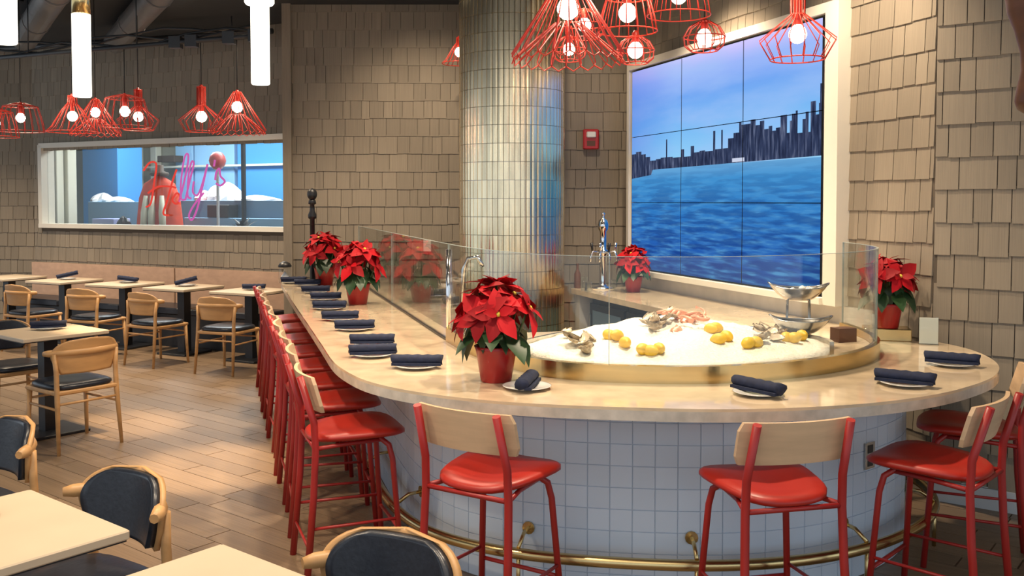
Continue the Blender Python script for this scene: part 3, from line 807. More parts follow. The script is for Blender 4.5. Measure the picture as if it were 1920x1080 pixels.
# chrome drink tower on the back bar
def at(px, y, z=TOP): return ((px - 960) / FPX * y, y, z)
ctw = thing('drink_tower', 'tall chrome drink tower with taps on the back counter', 'drink tower', at(1131, 8.42))
MB().lathe([(.10, 0), (.10, .015), (.04, .03), (.032, .05), (.032, .30), (.05, .32), (.05, .35), (.03, .36), (.03, .52), (.045, .54), (.05, .58), (.04, .62), (.012, .64), (.012, .67), (.022, .68), (.001, .70)], 18).build('body', M['chrome'], ctw)
for i, a in enumerate((-1.9, -1.2, -.4, -2.7)):
    t_ = MB(); dx, dy = math.cos(a), math.sin(a)
    t_.tube([(0.03 * dx, .03 * dy, .33), (.11 * dx, .11 * dy, .34), (.13 * dx, .13 * dy, .29), (.13 * dx, .13 * dy, .25)], .012, 8)
    tp = t_.build('tap', M['chrome'], ctw)
    MB().tube([(.11 * dx, .11 * dy, .34), (.12 * dx, .12 * dy, .42)], [.008, .014], 8).build('handle', M['black'] if i % 2 else M['chrome'], tp)
for k, (px, yy, h) in enumerate([(1096, 8.28, .12), (1103, 8.15, .09), (1150, 8.25, .10)]):
    o = MB().lathe([(.028, 0), (.032, .005), (.034, h), (.030, h), (.028, .01), (.001, .01)], 14).build('glass_tumbler', M['glass']); o.location = at(px, yy)
    tag(o, ['clear tumbler nearest the column on the back counter', 'short clear tumbler left of the chrome drink tower', 'clear tumbler right of the chrome drink tower'][k], 'glass', 'glasses on the back counter')
o = MB().lathe([(.03, 0), (.032, .01), (.03, .13), (.012, .17), (.011, .22), (.014, .225), (.001, .226)], 14).build('dark_bottle', M['walnut']); o.location = at(1083, 8.50)
tag(o, 'small brown bottle at the column end of the back counter', 'bottle')

# glassware rack behind the straight bar
for k, (x, y, h) in enumerate([(-.62, 6.5, .30), (-.55, 6.15, .26), (-.70, 6.9, .28), (-.42, 5.9, .30)]):
    pass
fa = thing('tap_faucet', 'tall chrome faucet standing behind the straight bar left of the column', 'faucet', (-.30, 5.75, 0))
MB().tube([(0, 0, .85), (0, 0, 1.28), (.03, -.01, 1.35), (.09, -.03, 1.36), (.12, -.04, 1.30)], .014, 10).build('spout', M['chrome'], fa)
MB().lathe([(.04, .84), (.04, .87), (.022, .89), (.022, .98), (.001, .99)], 14).build('base', M['chrome'], fa)
MB().tube([(.02, 0, .95), (.09, .02, .98)], .007, 6).build('lever', M['chrome'], fa)
# underbar work station behind the straight bar
ub = thing('under_bar', 'steel under-bar work station behind the straight counter', 'work station', (0, 0, 0))
a_ = offset(resample(glassln[:k0 + 1], 30), .14); b_ = offset(resample(glassln[:k0 + 1], 30), .55)
MB().strip(a_[:29], b_[:29], .80, .84).build('top', M['steel'], ub)
MB().strip(offset(a_[:29], .02), offset(b_[:29], -.03), 0.0, .80).build('body', M['darkcab'], ub)
for k in range(6):
    p = a_[4 + k * 3] .lerp(b_[4 + k * 3], .45)
    o = MB().lathe([(.035, 0), (.004, .006), (.004, .08), (.03, .11), (.038, .15), (.033, .20), (.031, .20), (.035, .15), (.001, .09)], 14).build('stem_glass', M['glass']); o.location = (p.x, p.y, .84)
    tag(o, '%s clear stem glass standing on the steel station behind the straight bar' % nth[5 - k], 'glass', 'stem glasses behind the bar')

# small wall things
al = thing('fire_alarm', 'red fire alarm strobe on the tan shingle wall', 'alarm', at(1107, CF.y - .02, 2.20))
MB().rbox(-.075, .075, -.055, 0, .0, .19, .012).build('housing', M['alarm'], al)
MB().rbox(-.045, .045, -.085, -.055, .11, .165, .01).build('strobe', M['plastic'], al)
MB().box(-.04, .04, -.058, -.055, .03, .08).build('grille', M['walnut'], al)
ol = thing('wall_outlet', 'white socket plate on the back shingle wall behind the bar', 'outlet', at(801, 9.725, 1.24))
MB().rbox(-.04, .04, -.012, .02, -.06, .06, .004).build('plate', M['plastic'], ol)
for dz in (-.028, .028): MB().box(-.016, .016, -.0135, -.012, dz - .014, dz + .014).build('socket', M['cream'], ol)
dl = thing('recessed_downlight', 'lit recessed downlight in the dark ceiling above the back wall', 'ceiling light', (-1.22, 8.55, CEIL))
MB().lathe([(.075, -.012), (.09, 0)], 20).build('trim', M['black'], dl)
MB().lathe([(.001, -.016), (.06, -.014), (.06, -.012)], 20).build('lens', M['downlight'], dl)
sg = thing('sign_holder', 'blank white card in a clear holder on the curved counter end', 'sign', (2.30, 5.13, TOP), R(-18))
MB().box(-.048, .048, -.002, .002, .006, .15).build('card', M['plastic'], sg)
MB().box(-.05, .05, -.006, -.003, .0, .155).build('holder', M['glass'], sg)
MB().box(-.05, .05, -.03, .03, 0, .004).build('foot', M['glass'], sg)
bxs = MB().rbox(-.125, .125, -.085, .085, 0, .068, .005).build('brass_stand', M['brass']); bxs.location = (2.155, 5.35, TOP); bxs.rotation_euler = (0, 0, R(-15))
tag(bxs, 'low brass stand under the poinsettia by the right wall', 'stand')

# black newel post with a ball at the far end of the counter
np_ = thing('ball_post', 'black turned post with a ball finial at the far end of the bar', 'post', (-1.93, 9.02, TOP))
MB().lathe([(.05, 0), (.05, .02), (.028, .04), (.024, .35), (.024, .62), (.04, .63), (.042, .66), (.026, .70), (.022, .76), (.038, .77), (.034, .80), (.026, .81)], 16).build('shaft', M['black'], np_)
MB().lathe([(.001, .80), (.03, .812), (.045, .835), (.049, .86), (.045, .885), (.03, .908), (.001, .92)], 16).build('ball', M['black'], np_)
jr = thing('lidded_jar', 'clear glass jar with a black lid at the far left end of the counter', 'jar', (-2.215, 9.085, TOP))
MB().lathe([(.055, 0), (.06, .01), (.06, .13), (.05, .15), (.05, .155)], 16).build('body', M['glass'], jr)
MB().lathe([(.03, .002), (.04, .06), (.001, .11)], 10).build('filling', M['paper'], jr)
MB().lathe([(.064, .152), (.066, .165), (.05, .19), (.02, .205), (.001, .207)], 16).build('lid', M['black'], jr)

# ------------------------------------------------------------------ poinsettias
def leaf_mesh(name, m, L, W, droop):
    vs = []; fs = []; prof = [(0, .12), (.25, .75), (.5, 1.0), (.75, .62), (1, 0.02)]
    for (u, wv) in prof:
        z = -droop * u * u * L
        vs += [(-W * wv * .5, u * L, z + .10 * W * wv), (0, u * L, z), (W * wv * .5, u * L, z + .10 * W * wv)]
    for i in range(4):
        a = i * 3; fs += [(a, a + 1, a + 4, a + 3), (a + 1, a + 2, a + 5, a + 4)]
    return MB().add(vs, fs, True).mesh(name, m)
br_m = [leaf_mesh('bract', M['bract'], .125, .075, .25), leaf_mesh('bract', M['bract'], .10, .058, .1)]
lf_m = [leaf_mesh('leaf', M['leaf'], .14, .085, .35), leaf_mesh('leaf', M['leaf'], .12, .07, .6)]
def poinsettia(label, loc, s=1.0, seed=1, heads=7):
    rg = random.Random(seed)
    t = thing('poinsettia', label, 'plant', loc, rg.uniform(0, 6), 'potted poinsettias'); t.scale = (s, s, s)
    pot = MB().lathe([(.060, 0), (.064, .004), (.085, .13), (.092, .148), (.088, .15), (.080, .146), (.078, .13), (.001, .128)], 22,
                     wob=lambda i, th: 1 + (.025 * math.sin(11 * th) if i in (2, 3, 4) else .008 * math.sin(9 * th))).build('pot', M['pot'], t)
    MB().lathe([(.078, .132), (.001, .136)], 14).build('soil', M['soil'], pot)
    hs = []
    n2 = heads
    for k in range(1 + 4 + n2):
        if k == 0: r, a, hz = .01, 0, .395
        elif k < 5: a = PI / 2 * k + rg.uniform(-.3, .3); r = .075 + rg.uniform(-.012, .012); hz = .36 + rg.uniform(-.015, .025)
        else: a = 2 * PI * (k - 5) / n2 + rg.uniform(-.25, .25); r = .125 + rg.uniform(-.02, .015); hz = .295 + rg.uniform(-.03, .025)
        hs.append((r * math.cos(a), r * math.sin(a), hz, a, r))
    st = MB()
    for (x, y, z, a, r) in hs: st.tube([(x * .25, y * .25, .13), (x * .7, y * .7, z * .65), (x, y, z)], .005, 5)
    st.build('stems', M['stem'], t)
    for (x, y, z, a, r) in hs:
        nb = 5
        tilt = R(52) * r / .11
        base = Matrix.Translation((x, y, z)) @ Matrix.Rotation(tilt, 4, Vector((-math.sin(a), math.cos(a), 0)))
        for q in range(nb):
            m4 = base @ Matrix.Rotation(2 * PI * q / nb + rg.uniform(-.25, .25), 4, 'Z') @ Matrix.Rotation(rg.uniform(-.05, .35), 4, 'X') @ Matrix.Diagonal((1, 1, 1, 1)).to_4x4() @ Matrix.Scale(rg.uniform(.85, 1.15), 4)
            inst('bract', br_m[0], t, m4)
        for q in range(2):
            m4 = base @ Matrix.Translation((0, 0, .012)) @ Matrix.Rotation(PI * q + rg.uniform(-.6, .6), 4, 'Z') @ Matrix.Rotation(rg.uniform(.3, .7), 4, 'X') @ Matrix.Scale(.75, 4)
            inst('bract', br_m[1], t, m4)
        if rg.random() < .45: inst('cyathia', cy_m, t, base @ Matrix.Translation((0, 0, .008)))
    for q in range(20):
        a = 2 * PI * q / 20 * 1.0 + rg.uniform(-.2, .2); lv = q % 2
        z = .215 + .04 * lv + rg.uniform(-.02, .02); r = .06 + .03 * (1 - lv)
        m4 = Matrix.Translation((r * math.cos(a), r * math.sin(a), z)) @ Matrix.Rotation(a - PI / 2, 4, 'Z') @ Matrix.Rotation(rg.uniform(-.95, -.15), 4, 'X') @ Matrix.Scale(rg.uniform(.85, 1.1), 4)
        inst('leaf', lf_m[q % 2], t, m4)
    return t
cy_m = MB().lathe([(.001, -.002), (.010, 0), (.012, .005), (.008, .010), (.001, .012)], 8).mesh('cyathia', M['cyathia'])
def PO(px, py, z): 
    q = P_on(px, py, z); return (q.x, q.y, z)
poinsettia('large red poinsettia in a red pot in front of the ice display', (-.07, 4.09, TOP), 1.06, 3, 7)
poinsettia('red poinsettia in a red pot on the straight bar near its middle', PO(671, 570, TOP), 1.10, 5, 6)
poinsettia('red poinsettia behind the black ball post at the far end of the bar', (-1.78, 8.85, TOP), 1.15, 8, 6)
poinsettia('red poinsettia on the back counter beside the video wall', at(1188, 8.15), .92, 11, 5)
poinsettia('red poinsettia on the brass stand against the right wall', (2.15, 5.33, TOP + .068), .95, 13, 6)

# ------------------------------------------------------------------ bar stools
def make_stool():
    t = thing('bar_stool', 'stool', 'stool')
    for sx in (-1, 1):
        MB().tube([(sx * .205, -.235, 0), (sx * .195, -.20, .40), (sx * .19, -.19, .60), (sx * .188, -.195, .72), (sx * .18, -.255, .93)], .016, 10).build('leg', M['red_metal'], t)
        MB().tube([(sx * .20, .20, 0), (sx * .165, .165, .52), (sx * .155, .15, .585), (sx * .135, .12, .610), (sx * .09, .05, .612)], .0135, 8).build('leg', M['red_metal'], t)
        MB().tube([(sx * .191, -.192, .605), (sx * .15, -.05, .605), (sx * .135, .12, .607)], .010, 6).build('seat_rail', M['red_metal'], t)
        MB().tube([(sx * .199, -.215, .25), (sx * .186, .187, .25)], .007, 6).build('stretcher', M['red_metal'], t)
    MB().tube([(-.191, -.192, .605), (.191, -.192, .605)], .010, 6).build('seat_rail', M['red_metal'], t)
    MB().tube([(-.189, .189, .20), (.189, .189, .20)], .009, 8).build('foot_rest', M['red_metal'], t)
    MB().tube([(-.20, -.222, .16), (.20, -.222, .16)], .007, 6).build('stretcher', M['red_metal'], t)
    # seat: rounded shield with a soft crown
    n = 32; out = []
    for k in range(n):
        a = 2 * PI * k / n; ca, sa = math.cos(a), math.sin(a); p = 3.2
        r = (abs(ca) ** p + abs(sa) ** p) ** (-1 / p)
        x, y = .205 * r * ca, .022 + .222 * r * sa
        x *= 1.0 + .13 * (y / .2); out.append((x, y))
    mb = MB(); vs = []; lev = [(.90, .612), (1.0, .622), (1.0, .634), (.94, .646), (.7, .650), (.35, .646)]
    for (sc, z) in lev:
        for (x, y) in out: vs.append((x * sc, y * sc, z + .016 * (abs(x) / .2) ** 2 * sc + .004 * (y / .2)))
    vs += [(0, 0, .644)]
    fs = [tuple(reversed(range(n)))]
    for i in range(len(lev) - 1):
        for k in range(n): fs.append((i * n + k, i * n + (k + 1) % n, (i + 1) * n + (k + 1) % n, (i + 1) * n + k))
    b = (len(lev) - 1) * n
    for k in range(n): fs.append((b + k, b + (k + 1) % n, len(lev) * n))
    mb.add(vs, fs, True); mb.build('seat', M['red_seat'], t)
    # wooden backrest, slightly curved and leaning with the uprights
    nu, nv = 12, 6; vs = []; fs = []
    for side in (0, 1):
        for j in range(nv):
            v = j / (nv - 1); z = .768 + .160 * v; rd = 1 - .10 * max(0, abs(v - .5) * 2 - .6) ** 1.2 * 2
            for i in range(nu):
                u = -1 + 2 * i / (nu - 1); x = .222 * u * rd; y = -.190 - .045 * v - .035 * (1 - u * u) + .035 + (.016 if side == 0 else 0) - .012
                vs.append((x, y, z))
    nn = nu * nv
    for j in range(nv - 1):
        for i in range(nu - 1):
            a = j * nu + i; fs += [(a + 1, a, a + nu, a + nu + 1), (nn + a, nn + a + 1, nn + a + nu + 1, nn + a + nu)]
    for i in range(nu - 1):
        fs += [(i, i + 1, nn + i + 1, nn + i), (nn - nu + i + 1, nn - nu + i, 2 * nn - nu + i, 2 * nn - nu + i + 1)]
    for j in range(nv - 1):
        fs += [(j * nu + nu, j * nu, nn + j * nu, nn + j * nu + nu), (j * nu + nu - 1, j * nu + 2 * nu - 1, nn + j * nu + 2 * nu - 1, nn + j * nu + nu - 1)]
    tag(MB().add(vs, fs, False).build('backrest', M['wood_light'], t), 'pale wooden backrest')
    return t
st0 = make_stool()
def face(fx, fy): return math.atan2(fy, fx) - PI / 2
stools = []
rank = ['nearest', 'second', 'third', 'fourth', 'fifth', 'sixth', 'seventh', 'eighth', 'farthest']
for k, y in enumerate([4.34, 4.93, 5.46, 6.0, 6.55, 7.15, 7.76, 8.38]):
    x = -.765 - .318 * (y - 4.35)
    stools.append((x, y, face(.956, .30) + R([4, -2, 1, -3, 2, 0, -2, 1][k]), 'red bar stool with pale wooden back, %s in the row along the straight bar' % (rank[k] if k < 7 else 'farthest')))
stools += [(-.07, 3.63, face(.54, .84), 'red bar stool at the front curve of the bar, left of the two front ones'),
           (.965, 3.48, face(-.22, .97), 'red bar stool at the front curve of the bar, right of the two front ones'),
           (1.73, 3.77, face(-.72, .69), 'red bar stool at the right end of the curve showing its wooden back edge'),
           (2.18, 4.38, face(-.90, .43), 'red bar stool half hidden at the right edge beside the shingled wall')]
for k, (x, y, rz, lb) in enumerate(stools):
    if k == 0: st0.location = (x, y, 0); st0.rotation_euler = (0, 0, rz); st0['label'] = lb; st0['group'] = 'red bar stools'
    else: dup(st0, (x, y, 0), rz, lb, 'red bar stools')

# ------------------------------------------------------------------ dining tables and chairs
def make_table():
    t = thing('cafe_table', 'table', 'table', group='square cafe tables')
    top = MB().rbox(-.31, .31, -.31, .31, .722, .75, .006).build('table_top', M['table_top'], t)
    MB().box(-.302, .302, -.302, .302, .716, .7225).build('underside', M['black'], top)
    MB().box(-.05, .05, -.05, .05, .02, .716).build('pedestal', M['black'], t)
    MB().rbox(-.21, .21, -.21, .21, 0, .022, .006).build('base_plate', M['black'], t)
    return t
tb0 = make_table()
RT = math.atan2(E1.y, E1.x)
RW = math.atan2(WR.y, WR.x)
tables = [(-3.42, 6.84, RT, 'square cafe table with a black pedestal in the middle of the dining floor'),
          (-1.54, 2.62, RT, 'pale square cafe table at the lower left corner of the view'),
          (-.755, 2.13, RT, 'pale square cafe table at the bottom edge, mostly cut off'),
          (-2.62, 3.42, RT, 'square cafe table off the left edge beside the cut off chair')]
wt = [(-2.80, 10.00), (-3.68, 10.44), (-4.52, 10.88), (-5.44, 11.33), (-6.36, 11.78)]
for k, (x, y) in enumerate(wt):
    tables.append((x, y, RW, 'square cafe table in front of the banquette, %s from the bar' % ['first', 'second', 'third', 'fourth', 'fifth'][k]))
for k, (x, y, rz, lb) in enumerate(tables):
    if k == 0: tb0.location = (x, y, 0); tb0.rotation_euler = (0, 0, rz); tb0['label'] = lb
    else: dup(tb0, (x, y, 0), rz, lb)

def panel(Rc, hw, z0, z1, r0, r1, lean, nu=16, nv=9):
    """curved upright panel; hw(v) half width; bows backwards (-y)"""
    vs = []; fs = []
    for r_ in (r0, r1):
        for j in range(nv):
            v = j / (nv - 1)
            for i in range(nu):
                u = -1 + 2 * i / (nu - 1); x = hw(v) * u; a = x / Rc
                vs.append((r_ * math.sin(a), Rc - r_ * math.cos(a) - lean * v, z0 + (z1 - z0) * v))
    nn = nu * nv
    for j in range(nv - 1):
        for i in range(nu - 1):
            a = j * nu + i; fs += [(a + 1, a, a + nu, a + nu + 1), (nn + a, nn + a + 1, nn + a + nu + 1, nn + a + nu)]
    for i in range(nu - 1): fs += [(i, i + 1, nn + i + 1, nn + i), (nn - nu + i + 1, nn - nu + i, 2 * nn - nu + i, 2 * nn - nu + i + 1)]
    for j in range(nv - 1): fs += [(j * nu + nu, j * nu, nn + j * nu, nn + j * nu + nu), (j * nu + nu - 1, j * nu + 2 * nu - 1, nn + j * nu + 2 * nu - 1, nn + j * nu + nu - 1)]
    mb = MB().add(vs, fs, True)
    return mb
def make_chair():
    t = thing('dining_chair', 'chair', 'chair', group='oak dining chairs')
    for sx in (-1, 1):
        MB().tube([(sx * .225, -.235, 0), (sx * .212, -.20, .38), (sx * .21, -.19, .55), (sx * .222, -.185, .675)], [.012, .018, .017, .014], 8).build('leg', M['wood_oak'], t)
        MB().tube([(sx * .215, .215, 0), (sx * .20, .195, .42)], [.012, .019], 8).build('leg', M['wood_oak'], t)
        MB().tube([(sx * .213, -.205, .30), (sx * .205, .20, .30)], .009, 6).build('stretcher', M['wood_oak'], t)
    MB().tube([(-.208, .20, .335), (.208, .20, .335)], .009, 6).build('stretcher', M['wood_oak'], t)
    MB().tube([(-.213, -.205, .335), (.213, -.205, .335)], .009, 6).build('stretcher', M['wood_oak'], t)
    MB().rbox(-.225, .225, -.215, .225, .395, .425, .012).build('seat_frame', M['wood_oak'], t)
    n = 28; out = []
    for k in range(n):
        a = 2 * PI * k / n; ca, sa = math.cos(a), math.sin(a); r = (abs(ca) ** 4 + abs(sa) ** 4) ** (-.25); out.append((.222 * r * ca, .005 + .218 * r * sa))
    lev = [(.95, .424), (1.0, .434), (.985, .452), (.9, .463), (.6, .468), (.3, .466)]; vs = []
    for (sc, z) in lev: vs += [(x * sc, y * sc, z) for x, y in out]
    fs = [tuple(reversed(range(n)))]
    for i in range(len(lev) - 1):
        for k in range(n): fs.append((i * n + k, i * n + (k + 1) % n, (i + 1) * n + (k + 1) % n, (i + 1) * n + k))
    fs.append(tuple(range((len(lev) - 1) * n, len(lev) * n)))
    tag(MB().add(vs, fs, True).build('seat_cushion', M['leather'], t), 'black leather seat cushion')
    def hw(v): return (.175 + .07 * math.sin(min(1, v * 1.5) * PI / 2)) * (1 - max(0, (v - .35) / .65) ** 3.2) ** .42 + .004
    sh_ = panel(.36, hw, .535, .775, .36, .378, .03, 18, 20).build('back_shell', M['wood_oak'], t); sh_.location = (0, -.215 , 0)
    pd = panel(.36, lambda v: max(.003, hw(v * .93 + .035) - .016), .546, .764, .334, .3605, .03, 18, 20).build('back_pad', M['leather'], t); pd.location = (0, -.215, 0)
    tag(pd, 'black leather back pad')
    # bow rail wrapping round the back, ends forming short arms
    bow = []
    for k in range(17):
        a = R(-64 + 128 * k / 16); bow.append((.285 * math.sin(a), -.005 - .235 * math.cos(a) - .005, .672 + .012 * math.cos(a)))
    MB().tube(bow, [.016] + [.024] * 15 + [.016], 8).build('arm_bow', M['wood_oak'], t)
    return t
ch0 = make_chair()
fE2 = face(-.62, -.785)
WBa = math.atan2(WB.y, WB.x) - PI / 2
chairs = [(-3.08, 6.50, face(-.80, .60), 'oak dining chair seen from behind at the middle table'),
          (-3.84, 7.14, face(.80, -.60), 'oak dining chair cut by the left edge behind the middle table'),
          (-1.43, 3.02, face(-.55, -.84), 'oak dining chair with black back pad pushed to the lower left table'),
          (-.415, 2.39, face(-.45, -.89), 'oak dining chair with black back pad at the bottom edge'),
          (-2.26, 3.80, face(-.62, -.785), 'oak dining chair cut by the left edge beside the lower left table')]
for k, (x, y) in enumerate(wt[:4]):
    chairs.append((x - WB.x * .64 + WR.x * .27, y - WB.y * .64 + WR.y * .27, WBa + R([6, -4, 5, -3][k]), 'oak dining chair facing the banquette, %s from the bar' % ['first', 'second', 'third', 'fourth'][k]))
for k, (x, y, rz, lb) in enumerate(chairs):
    if k == 0: ch0.location = (x, y, 0); ch0.rotation_euler = (0, 0, rz); ch0['label'] = lb
    else: dup(ch0, (x, y, 0), rz, lb)
setting(-3.45, 6.92, .75, R(20), 'on the middle dining table')
setting(-1.66, 2.72, .75, R(35), 'on the lower left cafe table')
for k, (x, y) in enumerate(wt[:4]):
    wh = 'on the %s banquette table from the bar' % ['first', 'second', 'third', 'fourth'][k]
    setting(x + .02, y + .03, .75, R([5, 20, -8, 25][k]), wh, R([0, -14, 6, -12][k]))

# banquette under the window
bq = thing('banquette', 'long banquette with pale wooden back and black seat under the window', 'bench', (0, 0, 0))
mW = Matrix(((WR.x, WB.x, 0, WP.x), (WR.y, WB.y, 0, WP.y), (0, 0, 1, 0), (0, 0, 0, 1)))
for (a, b) in ((-3.60, -.995), (-.97, .76)):
    MB().box(a, b, -.075, -.03, .44, .885, mW).build('back_panel', M['banq_wood'], bq)
MB().box(-.995, -.97, -.06, -.035, .44, .88, mW).build('joint', M['darkbrown'], bq)
for k in range(4):
    a = -3.60 + k * 1.09
    MB().rbox(a + .005, a + 1.085, -.53, -.08, .38, .46, .02, mW).build('seat_cushion', M['leather'], bq)
MB().box(-3.58, .75, -.49, -.04, .0, .375, mW).build('plinth', M['darkcab'], bq)

# ------------------------------------------------------------------ window and the shop beyond
wd = thing('window_1', 'wide interior window in a white frame above the banquette', 'window', (0, 0, 0)); wd['kind'] = 'structure'
a, b, z0, z1 = -3.46, .86, 1.37, 2.46
MB().box(a, b, -.05, .15, z1 - .045, z1 + .02, mW).build('frame_head', M['white'], wd)
MB().box(a, b, -.07, .15, z0 - .02, z0 + .035, mW).build('frame_sill', M['white'], wd)
MB().box(a - .02, a + .05, -.05, .15, z0, z1, mW).build('frame_jamb', M['white'], wd)
MB().box(b - .05, b + .02, -.05, .15, z0, z1, mW).build('frame_jamb', M['white'], wd)
for (p, q) in ((a + .05, -1.31), (-1.30, b - .05)): MB().box(p, q, .045, .053, z0 + .035, z1 - .045, mW).build('pane', M['glass'], wd)
# script sign on the glass
def wpx(px, z, d=0.0):
    # place on the window plane (depth d behind it) along the wall
    u = (px - 960) / FPX; o = WP + WB * d
    r = (u * o.y - o.x) / (WR.x - u * WR.y); return r
def wz(px, py, d=0.0):
    r = wpx(px, 0, d); y = WP.y + WR.y * r + WB.y * d
    return r, CAMZ - (py - 378) * y / FPX
sign = thing('script_sign', "red and pink handwritten script sign on the window glass", 'sign', (0, 0, 0))
def stroke(pts, m, rad=.012):
    P3 = []
    for (px, py) in pts:
        r, z = wz(px, py); p = mW @ Vector((r, .02, z)); P3.append(p)
    P3 = catmull([tuple(p) for p in P3], 5)
    MB().tube(P3, rad, 6).build('stroke', m, sign)
stroke([(268, 320), (280, 305), (292, 308), (288, 340), (281, 380), (272, 388)], M['neon_red'])
stroke([(330, 318), (322, 340), (312, 375), (304, 400), (314, 404)], M['neon_red'])
stroke([(276, 362), (295, 350), (318, 350), (328, 352)], M['neon_red'])
stroke([(322, 372), (330, 362), (336, 370), (330, 382), (322, 378), (322, 372)], M['neon_red'])
stroke([(334, 378), (344, 340), (352, 300), (350, 288), (344, 300), (338, 340), (338, 372), (346, 374)], M['neon'])
stroke([(346, 374), (354, 340), (362, 308), (358, 304), (352, 330), (350, 366), (356, 372)], M['neon'])
stroke([(362, 340), (360, 360), (368, 366), (376, 350), (388, 308)], M['neon'])
stroke([(388, 308), (378, 350), (368, 390), (358, 412), (352, 404), (362, 384), (380, 362)], M['neon'])
stroke([(402, 300), (400, 312)], M['neon'])
stroke([(402, 338), (404, 324), (410, 316), (412, 330), (420, 340), (412, 348), (404, 344)], M['neon'])
# shop room
ROOM = MB()
rm = MB().box(-6.2, 3.2, 3.6, 3.7, 0, 3.4, mW).build('wall_shop_back', M['sage']); tag(rm, kind='structure')
rm = MB().box(-6.3, -6.2, .14, 3.7, 0, 3.4, mW).build('wall_shop_left', M['sage']); tag(rm, kind='structure')
rm = MB().box(3.2, 3.3, .14, 3.7, 0, 3.4, mW).build('wall_shop_right', M['sage']); tag(rm, kind='structure')
rm = MB().box(-6.3, 3.3, .14, 3.7, 3.4, 3.5, mW).build('ceiling_shop', M['sage']); tag(rm, kind='structure')
pt = bpy.data.lights.new('shop_lamp', 'AREA'); pt.shape = 'RECTANGLE'; pt.size = 6; pt.size_y = 1.2; pt.energy = 240; pt.color = (.92, .97, 1)
po = bpy.data.objects.new('shop_lamp', pt); C.objects.link(po); po.matrix_world = mW @ Matrix.Translation((-1.0, 1.8, 3.35))
def shop(name, label, cat, px0, px1, py0, py1, d0, d1, m, group=None):
    r0 = wpx(px0, 0, d0); r1 = wpx(px1, 0, d0); dd = (d0)
    y = WP.y + WR.y * (r0 + r1) / 2 + WB.y * d0
    za = CAMZ - (py1 - 378) * y / FPX; zb = CAMZ - (py0 - 378) * y / FPX
    o = MB().rbox(r0, r1, d0, d1, max(0, za), zb, .008, mW).build(name, m); tag(o, label, cat, group); return o
shop('shop_post', 'cream post just inside the left end of the interior window', 'post', 97, 107, 225, 700, .30, .42, M['cream'])
shop('shop_post', 'second cream post inside the interior window', 'post', 112, 128, 225, 700, .45, .60, M['cream'])
shop('blue_cabinet', 'tall bright blue cabinet seen through the interior window', 'cabinet', 156, 222, 225, 700, 2.2, 2.7, M['blue'])
shop('blue_board', 'pale blue wall board right of the sign in the shop', 'board', 330, 362, 225, 520, 3.40, 3.58, M['paleblue'])
shop('blue_board', 'turquoise blue wall board in the middle of the shop window', 'board', 366, 440, 225, 520, 3.40, 3.58, M['paleblue'])
shop('blue_board', 'deep blue wall board at the right end of the shop window', 'board', 446, 560, 225, 600, 3.38, 3.58, M['blue'])
shop('shop_pilaster', 'cream pilaster behind the sign in the shop', 'pilaster', 250, 260, 225, 700, 3.45, 3.58, M['cream'])
shop('shop_pilaster', 'wider cream pilaster left of the script sign', 'pilaster', 283, 294, 225, 700, 3.45, 3.58, M['cream'])
shop('shop_rail', 'long pale rail across the back of the shop', 'rail', 128, 540, 311, 315, 3.30, 3.36, M['cream'])
shop('service_counter', 'blue-grey service counter under white paper heaps in the shop', 'counter', 300, 545, 376, 700, 1.6, 2.1, M['bluegrey'])
shop('display_case', 'pale blue display case at the left of the shop counter', 'display case', 165, 290, 378, 700, 1.5, 2.1, M['paleblue'])
shop('counter_panel', 'pale blue lower front panel before the service counter', 'panel', 345, 545, 409, 700, 1.36, 1.42, M['paleblue'])
shop('shop_crate', 'dark open-front crate in front of the service counter', 'crate', 388, 428, 384, 408, 1.35, 1.55, M['darkcab'])
def blob(name, label, cat, px, py, d, rx, rz, m, sd):
    rg = random.Random(sd); r, z = wz(px, py, d); pr = [(.001, 0), (rx, .0), (rx * .96, rz * .25), (rx * .75, rz * .55), (rx * .4, rz * .85), (.01, rz)]
    ph = [rg.uniform(0, 6) for _ in range(3)]
    c = mW @ Vector((r, d, z))
    o = MB().lathe(pr, 14, None, False, lambda i, th: 1 + .18 * math.sin(3 * th + ph[0]) + .1 * math.sin(5 * th + ph[1] + i)).build(name, m); o.location = c
    tag(o, label, cat); return o
blob('paper_heap', 'large white paper heap on the shop counter', 'paper', 428, 376, 1.85, .20, .27, M['paper'], 1)
blob('paper_heap', 'white pointed paper heap left of the largest one', 'paper', 404, 376, 1.80, .15, .22, M['paper'], 2)
blob('paper_heap', 'pink paper heap right of the script sign stroke', 'paper', 384, 376, 1.75, .15, .15, M['pink'], 3)
blob('paper_heap', 'low white paper heap at the right of the shop counter', 'paper', 480, 376, 1.85, .30, .08, M['paper'], 4)
blob('paper_heap', 'small white paper heap on the display case', 'paper', 195, 378, 1.8, .18, .14, M['paper'], 5)
blob('paper_heap', 'flat white paper heap right of the blue cabinet', 'paper', 222, 378, 1.75, .22, .08, M['paper'], 6)
blob('dried_bush', 'dark red dried bush low at the left end of the interior window', 'bush', 128, 428, .7, .12, .18, M['darkbrown'], 7)
blob('dried_bush', 'dark lump beside the pale blue box in the shop', 'bush', 231, 428, .7, .10, .17, M['darkcab'], 8)
shop('blue_box', 'pale lilac blue box low behind the interior window', 'box', 172, 212, 410, 470, .7, 1.0, M['lilac'])
shop('wall_shelf', 'dark brown wall shelf left of the pink letters', 'shelf', 296, 328, 292, 304, 3.2, 3.45, M['darkbrown'])
shop('dark_post', 'thin black post right of the paper heaps in the shop', 'post', 452, 457, 225, 700, 1.3, 1.36, M['black'])
shop('shop_screen', 'dark grey wall panel right of the blue cabinet', 'panel', 223, 243, 300, 380, 3.0, 3.2, M['darkcab'])
